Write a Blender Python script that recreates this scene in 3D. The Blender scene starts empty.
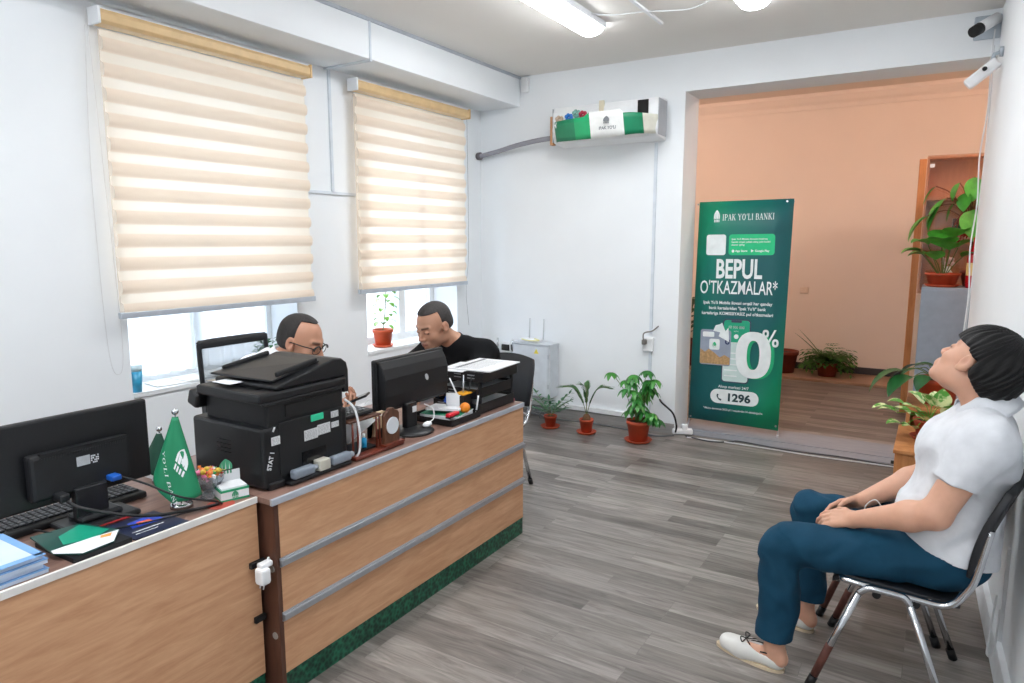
import bpy, bmesh, math, random
import numpy as np
from math import sin, cos, pi, radians as R_
from mathutils import Vector, Matrix
random.seed(7); np.random.seed(7)
SC = bpy.context.scene
COL = SC.collection

# ------------------------------------------------------------------ materials
MATS = {}
def rgb(r, g, b):
    f = lambda c: (c/255/12.92) if c/255 <= .04045 else ((c/255+.055)/1.055)**2.4
    return (f(r), f(g), f(b), 1)
def newmat(name):
    m = bpy.data.materials.new(name); m.use_nodes = True
    nt = m.node_tree
    return m, nt, nt.nodes['Principled BSDF']
def pm(name, col, rough=.5, metal=0., var=.06, scale=14., bump=0., bscale=200., spec=.5, trans=0., coat=0., sss=0., stretch=None):
    """procedural principled material: base colour slightly varied by noise"""
    if name in MATS: return MATS[name]
    m, nt, p = newmat(name); N = nt.nodes; L = nt.links
    tc = N.new('ShaderNodeTexCoord'); mp = N.new('ShaderNodeMapping')
    L.new(tc.outputs['Object'], mp.inputs[0])
    if stretch: mp.inputs['Scale'].default_value = stretch
    nz = N.new('ShaderNodeTexNoise'); nz.inputs['Scale'].default_value = scale; nz.inputs['Detail'].default_value = 4
    L.new(mp.outputs[0], nz.inputs['Vector'])
    cr = N.new('ShaderNodeValToRGB'); c = rgb(*col)
    cr.color_ramp.elements[0].position = .3; cr.color_ramp.elements[1].position = .7
    cr.color_ramp.elements[0].color = (c[0]*(1-var), c[1]*(1-var), c[2]*(1-var), 1)
    cr.color_ramp.elements[1].color = (min(1, c[0]*(1+var)), min(1, c[1]*(1+var)), min(1, c[2]*(1+var)), 1)
    L.new(nz.outputs['Fac'], cr.inputs[0]); L.new(cr.outputs[0], p.inputs['Base Color'])
    p.inputs['Roughness'].default_value = rough; p.inputs['Metallic'].default_value = metal
    p.inputs['Specular IOR Level'].default_value = spec
    p.inputs['Transmission Weight'].default_value = trans
    p.inputs['Coat Weight'].default_value = coat
    if sss: p.inputs['Subsurface Weight'].default_value = sss; p.inputs['Subsurface Radius'].default_value = (.012, .005, .003)
    if bump:
        b = N.new('ShaderNodeBump'); b.inputs['Strength'].default_value = bump; b.inputs['Distance'].default_value = .002
        n2 = N.new('ShaderNodeTexNoise'); n2.inputs['Scale'].default_value = bscale; L.new(mp.outputs[0], n2.inputs['Vector'])
        L.new(n2.outputs['Fac'], b.inputs['Height']); L.new(b.outputs[0], p.inputs['Normal'])
    MATS[name] = m; return m
def emit(name, col, s):
    if name in MATS: return MATS[name]
    m, nt, p = newmat(name); p.inputs['Base Color'].default_value = rgb(*col)
    p.inputs['Emission Color'].default_value = rgb(*col); p.inputs['Emission Strength'].default_value = s
    MATS[name] = m; return m
def wood(name, c1, c2, stretch=(12, .8, 12), rough=.45, scale=3., rot=(0, 0, 0), spec=.4):
    if name in MATS: return MATS[name]
    m, nt, p = newmat(name); N = nt.nodes; L = nt.links
    tc = N.new('ShaderNodeTexCoord'); mp = N.new('ShaderNodeMapping'); mp.inputs['Scale'].default_value = stretch
    mp.inputs['Rotation'].default_value = rot
    L.new(tc.outputs['Object'], mp.inputs[0])
    nz = N.new('ShaderNodeTexNoise'); nz.inputs['Scale'].default_value = scale; nz.inputs['Detail'].default_value = 8; nz.inputs['Roughness'].default_value = .65
    nz.inputs['Distortion'].default_value = .4
    L.new(mp.outputs[0], nz.inputs['Vector'])
    cr = N.new('ShaderNodeValToRGB'); cr.color_ramp.elements[0].position = .3; cr.color_ramp.elements[1].position = .68
    cr.color_ramp.elements[0].color = rgb(*c1); cr.color_ramp.elements[1].color = rgb(*c2)
    L.new(nz.outputs['Fac'], cr.inputs[0]); L.new(cr.outputs[0], p.inputs['Base Color'])
    p.inputs['Roughness'].default_value = rough; p.inputs['Specular IOR Level'].default_value = spec
    MATS[name] = m; return m

def floor_mat():
    m, nt, p = newmat('laminate_planks'); N = nt.nodes; L = nt.links
    tc = N.new('ShaderNodeTexCoord')
    br = N.new('ShaderNodeTexBrick'); br.offset = .37; br.offset_frequency = 3
    br.inputs['Scale'].default_value = 1.0; br.inputs['Brick Width'].default_value = .92; br.inputs['Row Height'].default_value = .098
    br.inputs['Mortar Size'].default_value = .0012; br.inputs['Mortar Smooth'].default_value = .1; br.inputs['Bias'].default_value = 0
    br.inputs['Color1'].default_value = (0, 0, 0, 1); br.inputs['Color2'].default_value = (1, 1, 1, 1); br.inputs['Mortar'].default_value = (.35, .35, .35, 1)
    L.new(tc.outputs['Object'], br.inputs['Vector'])
    mp = N.new('ShaderNodeMapping'); mp.inputs['Scale'].default_value = (1.6, 16, 1)
    # shift the grain from plank to plank
    add = N.new('ShaderNodeVectorMath'); add.operation = 'MULTIPLY_ADD'; add.inputs[1].default_value = (7.3, 3.1, 5.7)
    L.new(br.outputs['Color'], add.inputs[0]); L.new(tc.outputs['Object'], add.inputs[2]); L.new(add.outputs[0], mp.inputs[0])
    nz = N.new('ShaderNodeTexNoise'); nz.inputs['Scale'].default_value = 1.6; nz.inputs['Detail'].default_value = 9; nz.inputs['Roughness'].default_value = .66; nz.inputs['Distortion'].default_value = 1.2
    L.new(mp.outputs[0], nz.inputs['Vector'])
    cr = N.new('ShaderNodeValToRGB'); e = cr.color_ramp.elements
    e[0].position = .3; e[1].position = .72; e[0].color = rgb(100, 94, 90); e[1].color = rgb(166, 160, 154)
    e2 = cr.color_ramp.elements.new(.5); e2.color = rgb(138, 132, 127)
    L.new(nz.outputs['Fac'], cr.inputs[0])
    mx = N.new('ShaderNodeMix'); mx.data_type = 'RGBA'; mx.blend_type = 'MULTIPLY'; mx.inputs[0].default_value = 1
    c2 = N.new('ShaderNodeValToRGB'); c2.color_ramp.elements[0].color = (.50, .49, .485, 1); c2.color_ramp.elements[1].color = (1, 1, 1, 1)
    c2.color_ramp.elements[0].position = 0; c2.color_ramp.elements[1].position = .85
    L.new(br.outputs['Color'], c2.inputs[0])
    L.new(cr.outputs[0], mx.inputs[6]); L.new(c2.outputs[0], mx.inputs[7])
    L.new(mx.outputs[2], p.inputs['Base Color'])
    p.inputs['Roughness'].default_value = .38; p.inputs['Specular IOR Level'].default_value = .45
    b = N.new('ShaderNodeBump'); b.inputs['Strength'].default_value = .12; b.inputs['Distance'].default_value = .002
    L.new(nz.outputs['Fac'], b.inputs['Height']); L.new(b.outputs[0], p.inputs['Normal'])
    return m

def marble(name, c1, c2):
    m, nt, p = newmat(name); N = nt.nodes; L = nt.links
    tc = N.new('ShaderNodeTexCoord'); v = N.new('ShaderNodeTexVoronoi'); v.inputs['Scale'].default_value = 55
    nz = N.new('ShaderNodeTexNoise'); nz.inputs['Scale'].default_value = 30; nz.inputs['Detail'].default_value = 6
    L.new(tc.outputs['Object'], v.inputs[0]); L.new(tc.outputs['Object'], nz.inputs[0])
    mth = N.new('ShaderNodeMath'); mth.operation = 'MULTIPLY'; L.new(v.outputs['Distance'], mth.inputs[0]); L.new(nz.outputs['Fac'], mth.inputs[1])
    cr = N.new('ShaderNodeValToRGB'); cr.color_ramp.elements[0].position = .12; cr.color_ramp.elements[1].position = .45
    cr.color_ramp.elements[0].color = rgb(*c1); cr.color_ramp.elements[1].color = rgb(*c2)
    L.new(mth.outputs[0], cr.inputs[0]); L.new(cr.outputs[0], p.inputs['Base Color']); p.inputs['Roughness'].default_value = .35
    return m

def blind_mat(name, period, z0, c_op, c_sh):
    """zebra blind cloth: dense bands alternate with sheer bands"""
    m, nt, p = newmat(name); N = nt.nodes; L = nt.links
    tc = N.new('ShaderNodeTexCoord'); sp = N.new('ShaderNodeSeparateXYZ'); L.new(tc.outputs['Object'], sp.inputs[0])
    a = N.new('ShaderNodeMath'); a.operation = 'DIVIDE'; a.inputs[1].default_value = period; L.new(sp.outputs['Z'], a.inputs[0])
    f = N.new('ShaderNodeMath'); f.operation = 'FRACT'; L.new(a.outputs[0], f.inputs[0])
    cr = N.new('ShaderNodeValToRGB'); el = cr.color_ramp.elements
    el[0].position = 0.; el[0].color = (0, 0, 0, 1); el[1].position = 1.; el[1].color = (0, 0, 0, 1)
    for pos, v in ((.53, 0), (.57, 1), (.95, 1), (.985, 0)):
        e = el.new(pos); e.color = (v, v, v, 1)
    L.new(f.outputs[0], cr.inputs[0])
    nz = N.new('ShaderNodeTexNoise'); nz.inputs['Scale'].default_value = 4
    mp = N.new('ShaderNodeMapping'); mp.inputs['Scale'].default_value = (1, 1, 30); L.new(tc.outputs['Object'], mp.inputs[0]); L.new(mp.outputs[0], nz.inputs[0])
    out = N['Material Output'] if 'Material Output' in N else [n for n in N if n.type == 'OUTPUT_MATERIAL'][0]
    def cloth(col, tr, transp):
        d = N.new('ShaderNodeBsdfDiffuse'); d.inputs[0].default_value = rgb(*col)
        t = N.new('ShaderNodeBsdfTranslucent'); t.inputs[0].default_value = rgb(*col)
        mx = N.new('ShaderNodeMixShader'); mx.inputs[0].default_value = tr; L.new(d.outputs[0], mx.inputs[1]); L.new(t.outputs[0], mx.inputs[2])
        tp = N.new('ShaderNodeBsdfTransparent'); m2 = N.new('ShaderNodeMixShader'); m2.inputs[0].default_value = transp
        L.new(mx.outputs[0], m2.inputs[1]); L.new(tp.outputs[0], m2.inputs[2]); return m2
    A = cloth(c_op, .32, .0); B = cloth(c_sh, .5, .10)
    mx = N.new('ShaderNodeMixShader'); L.new(cr.outputs[0], mx.inputs[0]); L.new(A.outputs[0], mx.inputs[1]); L.new(B.outputs[0], mx.inputs[2])
    L.new(mx.outputs[0], out.inputs[0])
    return m
def sheer(name, col, transp=.35):
    m, nt, p = newmat(name); N = nt.nodes; L = nt.links
    out = [n for n in N if n.type == 'OUTPUT_MATERIAL'][0]
    d = N.new('ShaderNodeBsdfDiffuse'); d.inputs[0].default_value = rgb(*col)
    t = N.new('ShaderNodeBsdfTranslucent'); t.inputs[0].default_value = rgb(*col)
    mx = N.new('ShaderNodeMixShader'); mx.inputs[0].default_value = .6; L.new(d.outputs[0], mx.inputs[1]); L.new(t.outputs[0], mx.inputs[2])
    tp = N.new('ShaderNodeBsdfTransparent'); m2 = N.new('ShaderNodeMixShader'); m2.inputs[0].default_value = transp
    L.new(mx.outputs[0], m2.inputs[1]); L.new(tp.outputs[0], m2.inputs[2]); L.new(m2.outputs[0], out.inputs[0])
    return m
def glass(name, col=(255, 255, 255), transp=.85, rough=.02):
    m, nt, p = newmat(name); N = nt.nodes; L = nt.links
    out = [n for n in N if n.type == 'OUTPUT_MATERIAL'][0]
    tp = N.new('ShaderNodeBsdfTransparent'); tp.inputs[0].default_value = rgb(*col)
    g = N.new('ShaderNodeBsdfGlossy'); g.inputs['Roughness'].default_value = rough
    mx = N.new('ShaderNodeMixShader'); mx.inputs[0].default_value = 1-transp; L.new(tp.outputs[0], mx.inputs[1]); L.new(g.outputs[0], mx.inputs[2])
    L.new(mx.outputs[0], out.inputs[0]); return m

# ------------------------------------------------------------------ mesh builder
class B:
    def __init__(s): s.v = []; s.f = []; s.m = []; s.sm = []
    def add(s, vs, fs, mi=0, smooth=False):
        o = len(s.v); s.v += [tuple(v) for v in vs]; s.f += [tuple(i+o for i in f) for f in fs]
        s.m += [mi]*len(fs); s.sm += [smooth]*len(fs); return s
    def box(s, c, d, rot=None, mi=0, taper=None):
        x, y, z = d[0]/2, d[1]/2, d[2]/2; t = taper or (1, 1)
        vs = [Vector(p) for p in ((-x, -y, -z), (x, -y, -z), (x, y, -z), (-x, y, -z), (-x*t[0], -y*t[1], z), (x*t[0], -y*t[1], z), (x*t[0], y*t[1], z), (-x*t[0], y*t[1], z))]
        if rot is not None: vs = [rot @ v for v in vs]
        c = Vector(c)
        return s.add([v+c for v in vs], [(0, 3, 2, 1), (4, 5, 6, 7), (0, 1, 5, 4), (1, 2, 6, 5), (2, 3, 7, 6), (3, 0, 4, 7)], mi)
    def bb(s, x0, x1, y0, y1, z0, z1, mi=0): return s.box(((x0+x1)/2, (y0+y1)/2, (z0+z1)/2), (abs(x1-x0), abs(y1-y0), abs(z1-z0)), mi=mi)
    def rbox(s, c, d, r=.01, seg=2, rot=None, mi=0, smooth=True):
        bm = bmesh.new(); bmesh.ops.create_cube(bm, size=1)
        for v in bm.verts: v.co = Vector((v.co.x*d[0], v.co.y*d[1], v.co.z*d[2]))
        bmesh.ops.bevel(bm, geom=bm.edges[:], offset=min(r, min(d)*.49), segments=seg, affect='EDGES', profile=.5)
        c = Vector(c); vs = [((rot @ v.co) if rot is not None else v.co)+c for v in bm.verts]
        fs = [[v.index for v in f.verts] for f in bm.faces]; bm.free()
        return s.add(vs, fs, mi, False)
    def cyl(s, p0, p1, r0, r1=None, n=16, mi=0, cap=True, smooth=True):
        r1 = r0 if r1 is None else r1; p0 = Vector(p0); p1 = Vector(p1); q = (p1-p0).to_track_quat('Z', 'Y')
        vs = []
        for p, r in ((p0, r0), (p1, r1)):
            for i in range(n): vs.append(p + q @ Vector((r*cos(2*pi*i/n), r*sin(2*pi*i/n), 0)))
        s.add(vs, [(i, (i+1) % n, n+(i+1) % n, n+i) for i in range(n)], mi, smooth)
        if cap:
            o = len(s.v)-2*n
            s.f += [tuple(o+i for i in reversed(range(n))), tuple(o+n+i for i in range(n))]; s.m += [mi]*2; s.sm += [False]*2
        return s
    def tube(s, path, r, n=8, mi=0, closed=False):
        P = [Vector(p) for p in path]; k = len(P); rs = r if isinstance(r, (list, tuple)) else [r]*k
        vs = []; up = Vector((0, 0, 1)); prev = None
        for i, p in enumerate(P):
            t = (P[min(i+1, k-1)]-P[max(i-1, 0)]).normalized() if not closed else (P[(i+1) % k]-P[i-1]).normalized()
            if prev is None:
                a = up if abs(t.z) < .95 else Vector((1, 0, 0)); u = t.cross(a).normalized()
            else: u = (prev - t*prev.dot(t)).normalized()
            prev = u; w = t.cross(u)
            for j in range(n): a = 2*pi*j/n; vs.append(p+(u*cos(a)+w*sin(a))*rs[i])
        fs = []
        for i in range(k if closed else k-1):
            i2 = (i+1) % k
            for j in range(n): fs.append((i*n+j, i*n+(j+1) % n, i2*n+(j+1) % n, i2*n+j))
        s.add(vs, fs, mi, True)
        if not closed:
            o = len(s.v)-k*n; s.f += [tuple(o+i for i in reversed(range(n))), tuple(o+(k-1)*n+i for i in range(n))]; s.m += [mi]*2; s.sm += [False]*2
        return s
    def lathe(s, prof, c=(0, 0, 0), n=28, mi=0, smooth=True, rot=None):
        c = Vector(c); vs = []
        for r, z in prof:
            for i in range(n):
                v = Vector((r*cos(2*pi*i/n), r*sin(2*pi*i/n), z)); vs.append((rot @ v if rot is not None else v)+c)
        return s.add(vs, [(a*n+i, a*n+(i+1) % n, (a+1)*n+(i+1) % n, (a+1)*n+i) for a in range(len(prof)-1) for i in range(n)], mi, smooth)
    def sph(s, c, r, n=14, mi=0, sc=(1, 1, 1), rot=None):
        c = Vector(c); vs = []; m = n//2+1
        for a in range(m+1):
            th = pi*a/m
            for i in range(n):
                v = Vector((r*sin(th)*cos(2*pi*i/n)*sc[0], r*sin(th)*sin(2*pi*i/n)*sc[1], r*cos(th)*sc[2])); vs.append((rot @ v if rot is not None else v)+c)
        return s.add(vs, [(a*n+i, (a+1)*n+i, (a+1)*n+(i+1) % n, a*n+(i+1) % n) for a in range(m) for i in range(n)], mi, True)
    def prism(s, poly, d, M=None, mi=0):
        """polygon in local xy, extruded by d in local z, mapped by matrix M"""
        n = len(poly); vs = [Vector((x, y, 0)) for x, y in poly]+[Vector((x, y, d)) for x, y in poly]
        if M is not None: vs = [M @ v for v in vs]
        return s.add(vs, [tuple(reversed(range(n))), tuple(range(n, 2*n))]+[(i, (i+1) % n, n+(i+1) % n, n+i) for i in range(n)], mi)
    def grid(s, fn, nu, nv, mi=0, smooth=True):
        vs = [fn(u/nu, v/nv) for v in range(nv+1) for u in range(nu+1)]
        return s.add(vs, [(j*(nu+1)+i, j*(nu+1)+i+1, (j+1)*(nu+1)+i+1, (j+1)*(nu+1)+i) for j in range(nv) for i in range(nu)], mi, smooth)

def root_matrix(o):
    while o.parent: o = o.parent
    return Matrix.Translation(o.location) @ Matrix.Rotation(o.rotation_euler.z, 4, 'Z')
def mk(name, b, mat, M=None):
    me = bpy.data.meshes.new(name)
    vs = [M @ Vector(v) for v in b.v] if M is not None else b.v
    me.from_pydata([tuple(v) for v in vs], [], b.f); me.update()
    for m in (mat if isinstance(mat, (list, tuple)) else [mat]): me.materials.append(m)
    me.polygons.foreach_set('material_index', b.m); me.polygons.foreach_set('use_smooth', b.sm)
    o = bpy.data.objects.new(name, me); COL.objects.link(o); return o
def bev(o, w, seg=2):
    md = o.modifiers.new('bevel', 'BEVEL'); md.width = w; md.segments = seg; md.limit_method = 'ANGLE'; md.angle_limit = R_(40); return o
def tag(o, label, cat, group=None):
    o['label'] = label; o['category'] = cat
    if group: o['group'] = group
    return o
def thing(name, label, cat, loc, rz=0, group=None):
    o = bpy.data.objects.new(name, None); COL.objects.link(o); o.empty_display_size = .1
    o.location = loc; o.rotation_euler = (0, 0, rz); return tag(o, label, cat, group)
def part(name, b, mat, parent, world=True, label=None, bevel=0):
    o = mk(name, b, mat, root_matrix(parent).inverted() if world else None); o.parent = parent
    if label: o['label'] = label
    if bevel: bev(o, bevel)
    return o
def single(name, b, mat, label, cat, loc, group=None, world=True, bevel=0, rz=0):
    M = (Matrix.Translation(loc) @ Matrix.Rotation(rz, 4, 'Z')).inverted() if world else None
    o = mk(name, b, mat, M); o.location = loc; o.rotation_euler.z = rz; tag(o, label, cat, group)
    if bevel: bev(o, bevel)
    return o
def struct(name, b, mat, parent=None, bevel=0):
    o = mk(name, b, mat)
    if parent: o.parent = parent
    else: o['kind'] = 'structure'
    if bevel: bev(o, bevel)
    return o
def copy_tree(o, parent=None):
    c = o.copy(); COL.objects.link(c); c.parent = parent
    for ch in list(o.children): copy_tree(ch, c)
    return c
def spline(pts, n=8):
    P = [Vector(p) for p in pts]; out = []
    for i in range(len(P)-1):
        p0 = P[max(i-1, 0)]; p1 = P[i]; p2 = P[i+1]; p3 = P[min(i+2, len(P)-1)]
        for k in range(n):
            t = k/n
            out.append(.5*((2*p1)+(-p0+p2)*t+(2*p0-5*p1+4*p2-p3)*t*t+(-p0+3*p1-3*p2+p3)*t**3))
    out.append(P[-1]); return out
def frame(o, x, z):
    """matrix whose local x is x, local z (outward) is z, origin o"""
    x = Vector(x).normalized(); z = Vector(z).normalized(); y = z.cross(x).normalized(); x = y.cross(z)
    M = Matrix(((x.x, y.x, z.x, o[0]), (x.y, y.y, z.y, o[1]), (x.z, y.z, z.z, o[2]), (0, 0, 0, 1))); return M
def text_b(txt, M, size, b=None, bold=0., sx=1., align='LEFT', ext=.0006, mi=0, spacing=1., shear=0):
    cu = bpy.data.curves.new('lettering', 'FONT'); cu.body = txt; cu.size = size; cu.offset = bold; cu.extrude = ext
    cu.align_x = align; cu.space_character = spacing; cu.resolution_u = 3; cu.shear = shear
    o = bpy.data.objects.new('lettering', cu); COL.objects.link(o)
    dg = bpy.context.evaluated_depsgraph_get(); me = bpy.data.meshes.new_from_object(o.evaluated_get(dg))
    b = b or B(); b.add([M @ Vector((v.co.x*sx, v.co.y, v.co.z+ext)) for v in me.vertices], [tuple(p.vertices) for p in me.polygons], mi)
    bpy.data.objects.remove(o); bpy.data.curves.remove(cu); bpy.data.meshes.remove(me); return b
def roundrect(w, h, r, n=5, x0=0, y0=0):
    pts = []
    for cx, cy, a0 in ((w-r, h-r, 0), (r, h-r, 90), (r, r, 180), (w-r, r, 270)):
        for k in range(n+1):
            a = R_(a0+90*k/n); pts.append((x0+cx+r*cos(a), y0+cy+r*sin(a)))
    return pts
def ellipse(cx, cy, rx, ry, n=28): return [(cx+rx*cos(2*pi*i/n), cy+ry*sin(2*pi*i/n)) for i in range(n)]
# serif capitals for the bank's wordmark, strokes on a 0..1 high cell: (x0,y0,x1,y1,width)
SER = {'I': (.36, [(.18, 0, .18, 1, .12)], [(.18, 0), (.18, 1)]),
 'P': (.62, [(.14, 0, .14, 1, .12), (.14, .97, .4, .97, .06), (.14, .5, .4, .5, .06), (.4, .97, .54, .88, .07), (.54, .9, .54, .58, .11), (.54, .6, .4, .5, .07)], [(.14, 0), (.12, 1)]),
 'A': (.74, [(.1, 0, .36, 1, .05), (.36, 1, .62, 0, .12), (.19, .34, .54, .34, .05)], [(.1, 0), (.62, 0)]),
 'K': (.74, [(.14, 0, .14, 1, .12), (.14, .42, .58, 1, .05), (.3, .6, .62, 0, .11)], [(.14, 0), (.14, 1), (.6, 1), (.62, 0)]),
 'Y': (.7, [(.08, 1, .35, .46, .11), (.35, .46, .6, 1, .05), (.35, 0, .35, .48, .12)], [(.35, 0), (.08, 1), (.6, 1)]),
 'O': (.8, 'O', []), "'": (.24, [(.1, .72, .13, 1, .09)], []), ' ': (.3, [], []),
 'L': (.6, [(.14, 0, .14, 1, .12), (.14, .03, .52, .03, .06), (.52, 0, .52, .25, .05)], [(.14, 0), (.14, 1)]),
 'B': (.66, [(.14, 0, .14, 1, .12), (.14, .97, .38, .97, .06), (.14, .53, .4, .53, .06), (.14, .03, .42, .03, .06), (.48, .94, .48, .57, .11), (.54, .5, .54, .06, .11)], []),
 'N': (.8, [(.13, 0, .13, 1, .05), (.13, 1, .63, 0, .12), (.63, 0, .63, 1, .05)], [(.13, 0), (.1, 1), (.63, 1)]),
 'U': (.78, [(.14, 1, .14, .25, .12), (.14, .28, .36, .03, .09), (.36, .03, .6, .28, .07), (.62, .25, .62, 1, .05)], [(.14, 1), (.62, 1)])}
def serif_text(txt, M, h, b, mi=0, d=.001, cond=.95):
    x = 0
    for ch in txt:
        adv, st, sf = SER[ch]
        if st == 'O':
            n = 20; o = len(b.v)
            outer = [M @ Vector(((x+.39+.33*cos(2*pi*i/n))*h*cond, (.5+.52*sin(2*pi*i/n))*h, d)) for i in range(n)]
            inner = [M @ Vector(((x+.39+.2*cos(2*pi*i/n))*h*cond, (.5+.45*sin(2*pi*i/n))*h, d)) for i in range(n)]
            b.add(outer+inner, [(i, (i+1) % n, n+(i+1) % n, n+i) for i in range(n)], mi)
        else:
            for x0, y0, x1, y1, w in st:
                a = Vector((x0, y0)); c = Vector((x1, y1)); t = (c-a).normalized(); nn = Vector((-t.y, t.x))*w/2
                b.add([M @ Vector(((x+p.x)*h*cond, p.y*h, d)) for p in (a-nn, c-nn, c+nn, a+nn)], [(0, 1, 2, 3)], mi)
            for sx, sy in sf:
                y0 = 0 if sy == 0 else .95
                b.add([M @ Vector(((x+p[0])*h*cond, p[1]*h, d)) for p in ((sx-.12, y0), (sx+.12, y0), (sx+.12, y0+.05), (sx-.12, y0+.05))], [(0, 1, 2, 3)], mi)
        x += adv+.06
    return x*h*cond
def dome_logo(M, w, h, b, mi=0, mi2=1, d=.001):
    """pointed dome made of vertical leaves on a small base"""
    def arch(x0, x1, y0, y1, n=8):
        cx = (x0+x1)/2; hw = (x1-x0)/2; pts = [(x0, y0), (x1, y0)]
        for k in range(n+1):
            t = k/n; pts.append((cx+hw*(1-t**2.2)*1.0, y0+(y1-y0)*(.25+.75*t)))
        for k in range(n, -1, -1):
            t = k/n; pts.append((cx-hw*(1-t**2.2), y0+(y1-y0)*(.25+.75*t)))
        return pts
    b.add([M @ Vector((x, y, d)) for x, y in arch(-w/2, w/2, h*.28, h)], [tuple(range(20))], mi)
    for k in (-.28, 0, .28):
        b.add([M @ Vector((k*w+e[0]*w, e[1]*h, d*1.6)) for e in ((-.03, .3), (.03, .3), (0, .86-.3*abs(k)))], [(0, 1, 2)], mi2)
    for k in range(4):
        x = (-.42+.24*k)*w
        b.add([M @ Vector((p[0], p[1], d)) for p in ((x, 0), (x+.14*w, 0), (x+.14*w, .22*h), (x, .22*h))], [(0, 1, 2, 3)], mi)

# ------------------------------------------------------------------ shared materials
WALL = pm('white_wall_paint', (238, 242, 245), .75, var=.012, scale=3, bump=.08, bscale=60, spec=.25)
CEIL = pm('ceiling_paint', (236, 233, 228), .85, var=.01, scale=2, spec=.2)
WARMWALL = pm('back_room_wall_paint', (240, 226, 214), .8, var=.015, scale=2, spec=.2)
BLACK = pm('black_plastic', (11, 13, 17), .42, var=.15, scale=30, bump=.05)
BLACKM = pm('matte_black_plastic', (11, 13, 17), .55, var=.15, scale=30)
GLOSSB = pm('glossy_black_plastic', (12, 13, 16), .12, var=.1, coat=.4)
CHROME = pm('chrome', (205, 208, 212), .16, 1., var=.03)
ALU = pm('brushed_aluminium', (186, 192, 200), .32, .8, var=.05, scale=40)
WHITEP = pm('white_plastic', (236, 238, 240), .4, var=.02)
PAPER = pm('white_paper', (222, 224, 227), .8, var=.02)
TERRA = pm('terracotta', (184, 76, 44), .6, var=.14, scale=10, bump=.1)
TERRAD = pm('dark_terracotta', (120, 48, 34), .6, var=.14, scale=10)
SOIL = pm('potting_soil', (52, 38, 28), .95, var=.4, scale=60, bump=.8, bscale=80)
GREEN = pm('leaf_green', (52, 128, 48), .42, var=.35, scale=9)
DGREEN = pm('dark_leaf_green', (34, 84, 40), .4, var=.35, scale=9)
LGREEN = pm('light_leaf_green', (108, 168, 58), .45, var=.3, scale=9)
STEM = pm('plant_stem', (96, 110, 52), .7, var=.2)
BARK = pm('brown_bark', (110, 78, 52), .85, var=.3, scale=40, bump=.4)
BGREEN = pm('bank_green', (18, 128, 92), .5, var=.05)
DESKW = wood('beech_laminate', (192, 142, 105), (216, 170, 132), (9, 1.6, 14), rot=(R_(14), 0, 0), rough=.42)
DESKT = wood('walnut_desktop', (110, 82, 72), (146, 116, 104), (14, 1.2, 5), rough=.38)
DARKW = wood('dark_brown_laminate', (74, 46, 36), (98, 64, 50), (6, 6, 1), rough=.45)
REDW = wood('mahogany', (84, 34, 24), (124, 56, 38), (6, 6, 2), rough=.35)
ORANGEW = wood('orange_wood', (176, 112, 62), (206, 144, 92), (6, 6, 1), rough=.5)
FLOOR = floor_mat()
MARBLE = marble('green_marble_laminate', (10, 44, 34), (38, 112, 84))
GREYC = pm('grey_cord', (120, 122, 126), .6)
WCORD = pm('white_cord', (222, 224, 226), .5)
WORLD = 2.1; SUN = 2.2; EXPO = 0.9
# ================================================================== ROOM
XL = -3.84; YB = 5.68; ZC = 3.142; XR = lambda y: .333-.035*(y-2.84); YF = -2.6
b = B().bb(-5, 4.2, YF-.2, 9.7, -.06, 0); fl = struct('floor', b, FLOOR)
# left wall with two window openings
W1 = (2.143, 3.352, .79, 2.70); W2 = (4.05, 5.267, .77, 2.70); xo = XL-.36
b = B()
b.bb(xo, XL, YF, W1[0], 0, ZC); b.bb(xo, XL, W1[1], W2[0], 0, ZC); b.bb(xo, XL, W2[1], YB+.3, 0, ZC)
for w in (W1, W2): b.bb(xo, XL, w[0], w[1], 0, w[2]); b.bb(xo, XL, w[0], w[1], w[3], ZC)
struct('wall_left', b, WALL)
# back wall with the wide opening
OX = -1.84; OZ = 2.847; yb2 = YB+.36
b = B().bb(xo, OX, YB, yb2, 0, ZC).bb(OX, XR(YB)+.02, YB, yb2, OZ, ZC)
struct('wall_back', b, WALL)
# right wall, slightly out of square
b = B(); ya, yb_ = YF, YB+.36
b.add([(XR(ya), ya, 0), (XR(yb_), yb_, 0), (XR(yb_)+.3, yb_, 0), (XR(ya)+.3, ya, 0), (XR(ya), ya, ZC), (XR(yb_), yb_, ZC), (XR(yb_)+.3, yb_, ZC), (XR(ya)+.3, ya, ZC)],
      [(0, 1, 5, 4), (1, 2, 6, 5), (2, 3, 7, 6), (3, 0, 4, 7), (4, 5, 6, 7)])
struct('wall_right', b, WALL)
struct('wall_front', B().bb(xo, .9, YF-.2, YF, 0, ZC), WALL)
struct('ceiling', B().bb(xo, .9, YF, YB+.36, ZC, ZC+.12), CEIL)
# boxed beam above the windows and its cover strips
struct('trim_1', B().bb(XL, -3.40, YF, YB, 2.876, ZC), WALL, bevel=.004)
b = B().bb(-3.402, -3.388, YF, YB, ZC-.022, ZC)
struct('trim_2', b, pm('grey_shadow_gap_strip', (176, 182, 190), .6))  # cable trim on the beam top; its grey also paints the shadow gap
b = B().bb(-3.40, -3.392, 3.685, 3.70, 2.872, ZC-.02).bb(XL, -3.392, 3.685, 3.705, 2.862, 2.876).bb(XL, XL+.016, 3.715, 3.735, 2.0, 2.87).bb(XL, XL+.016, 3.45, 3.98, 1.99, 2.01)
struct('trim_3', b, pm('white_trunking', (214, 222, 230), .5))
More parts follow.
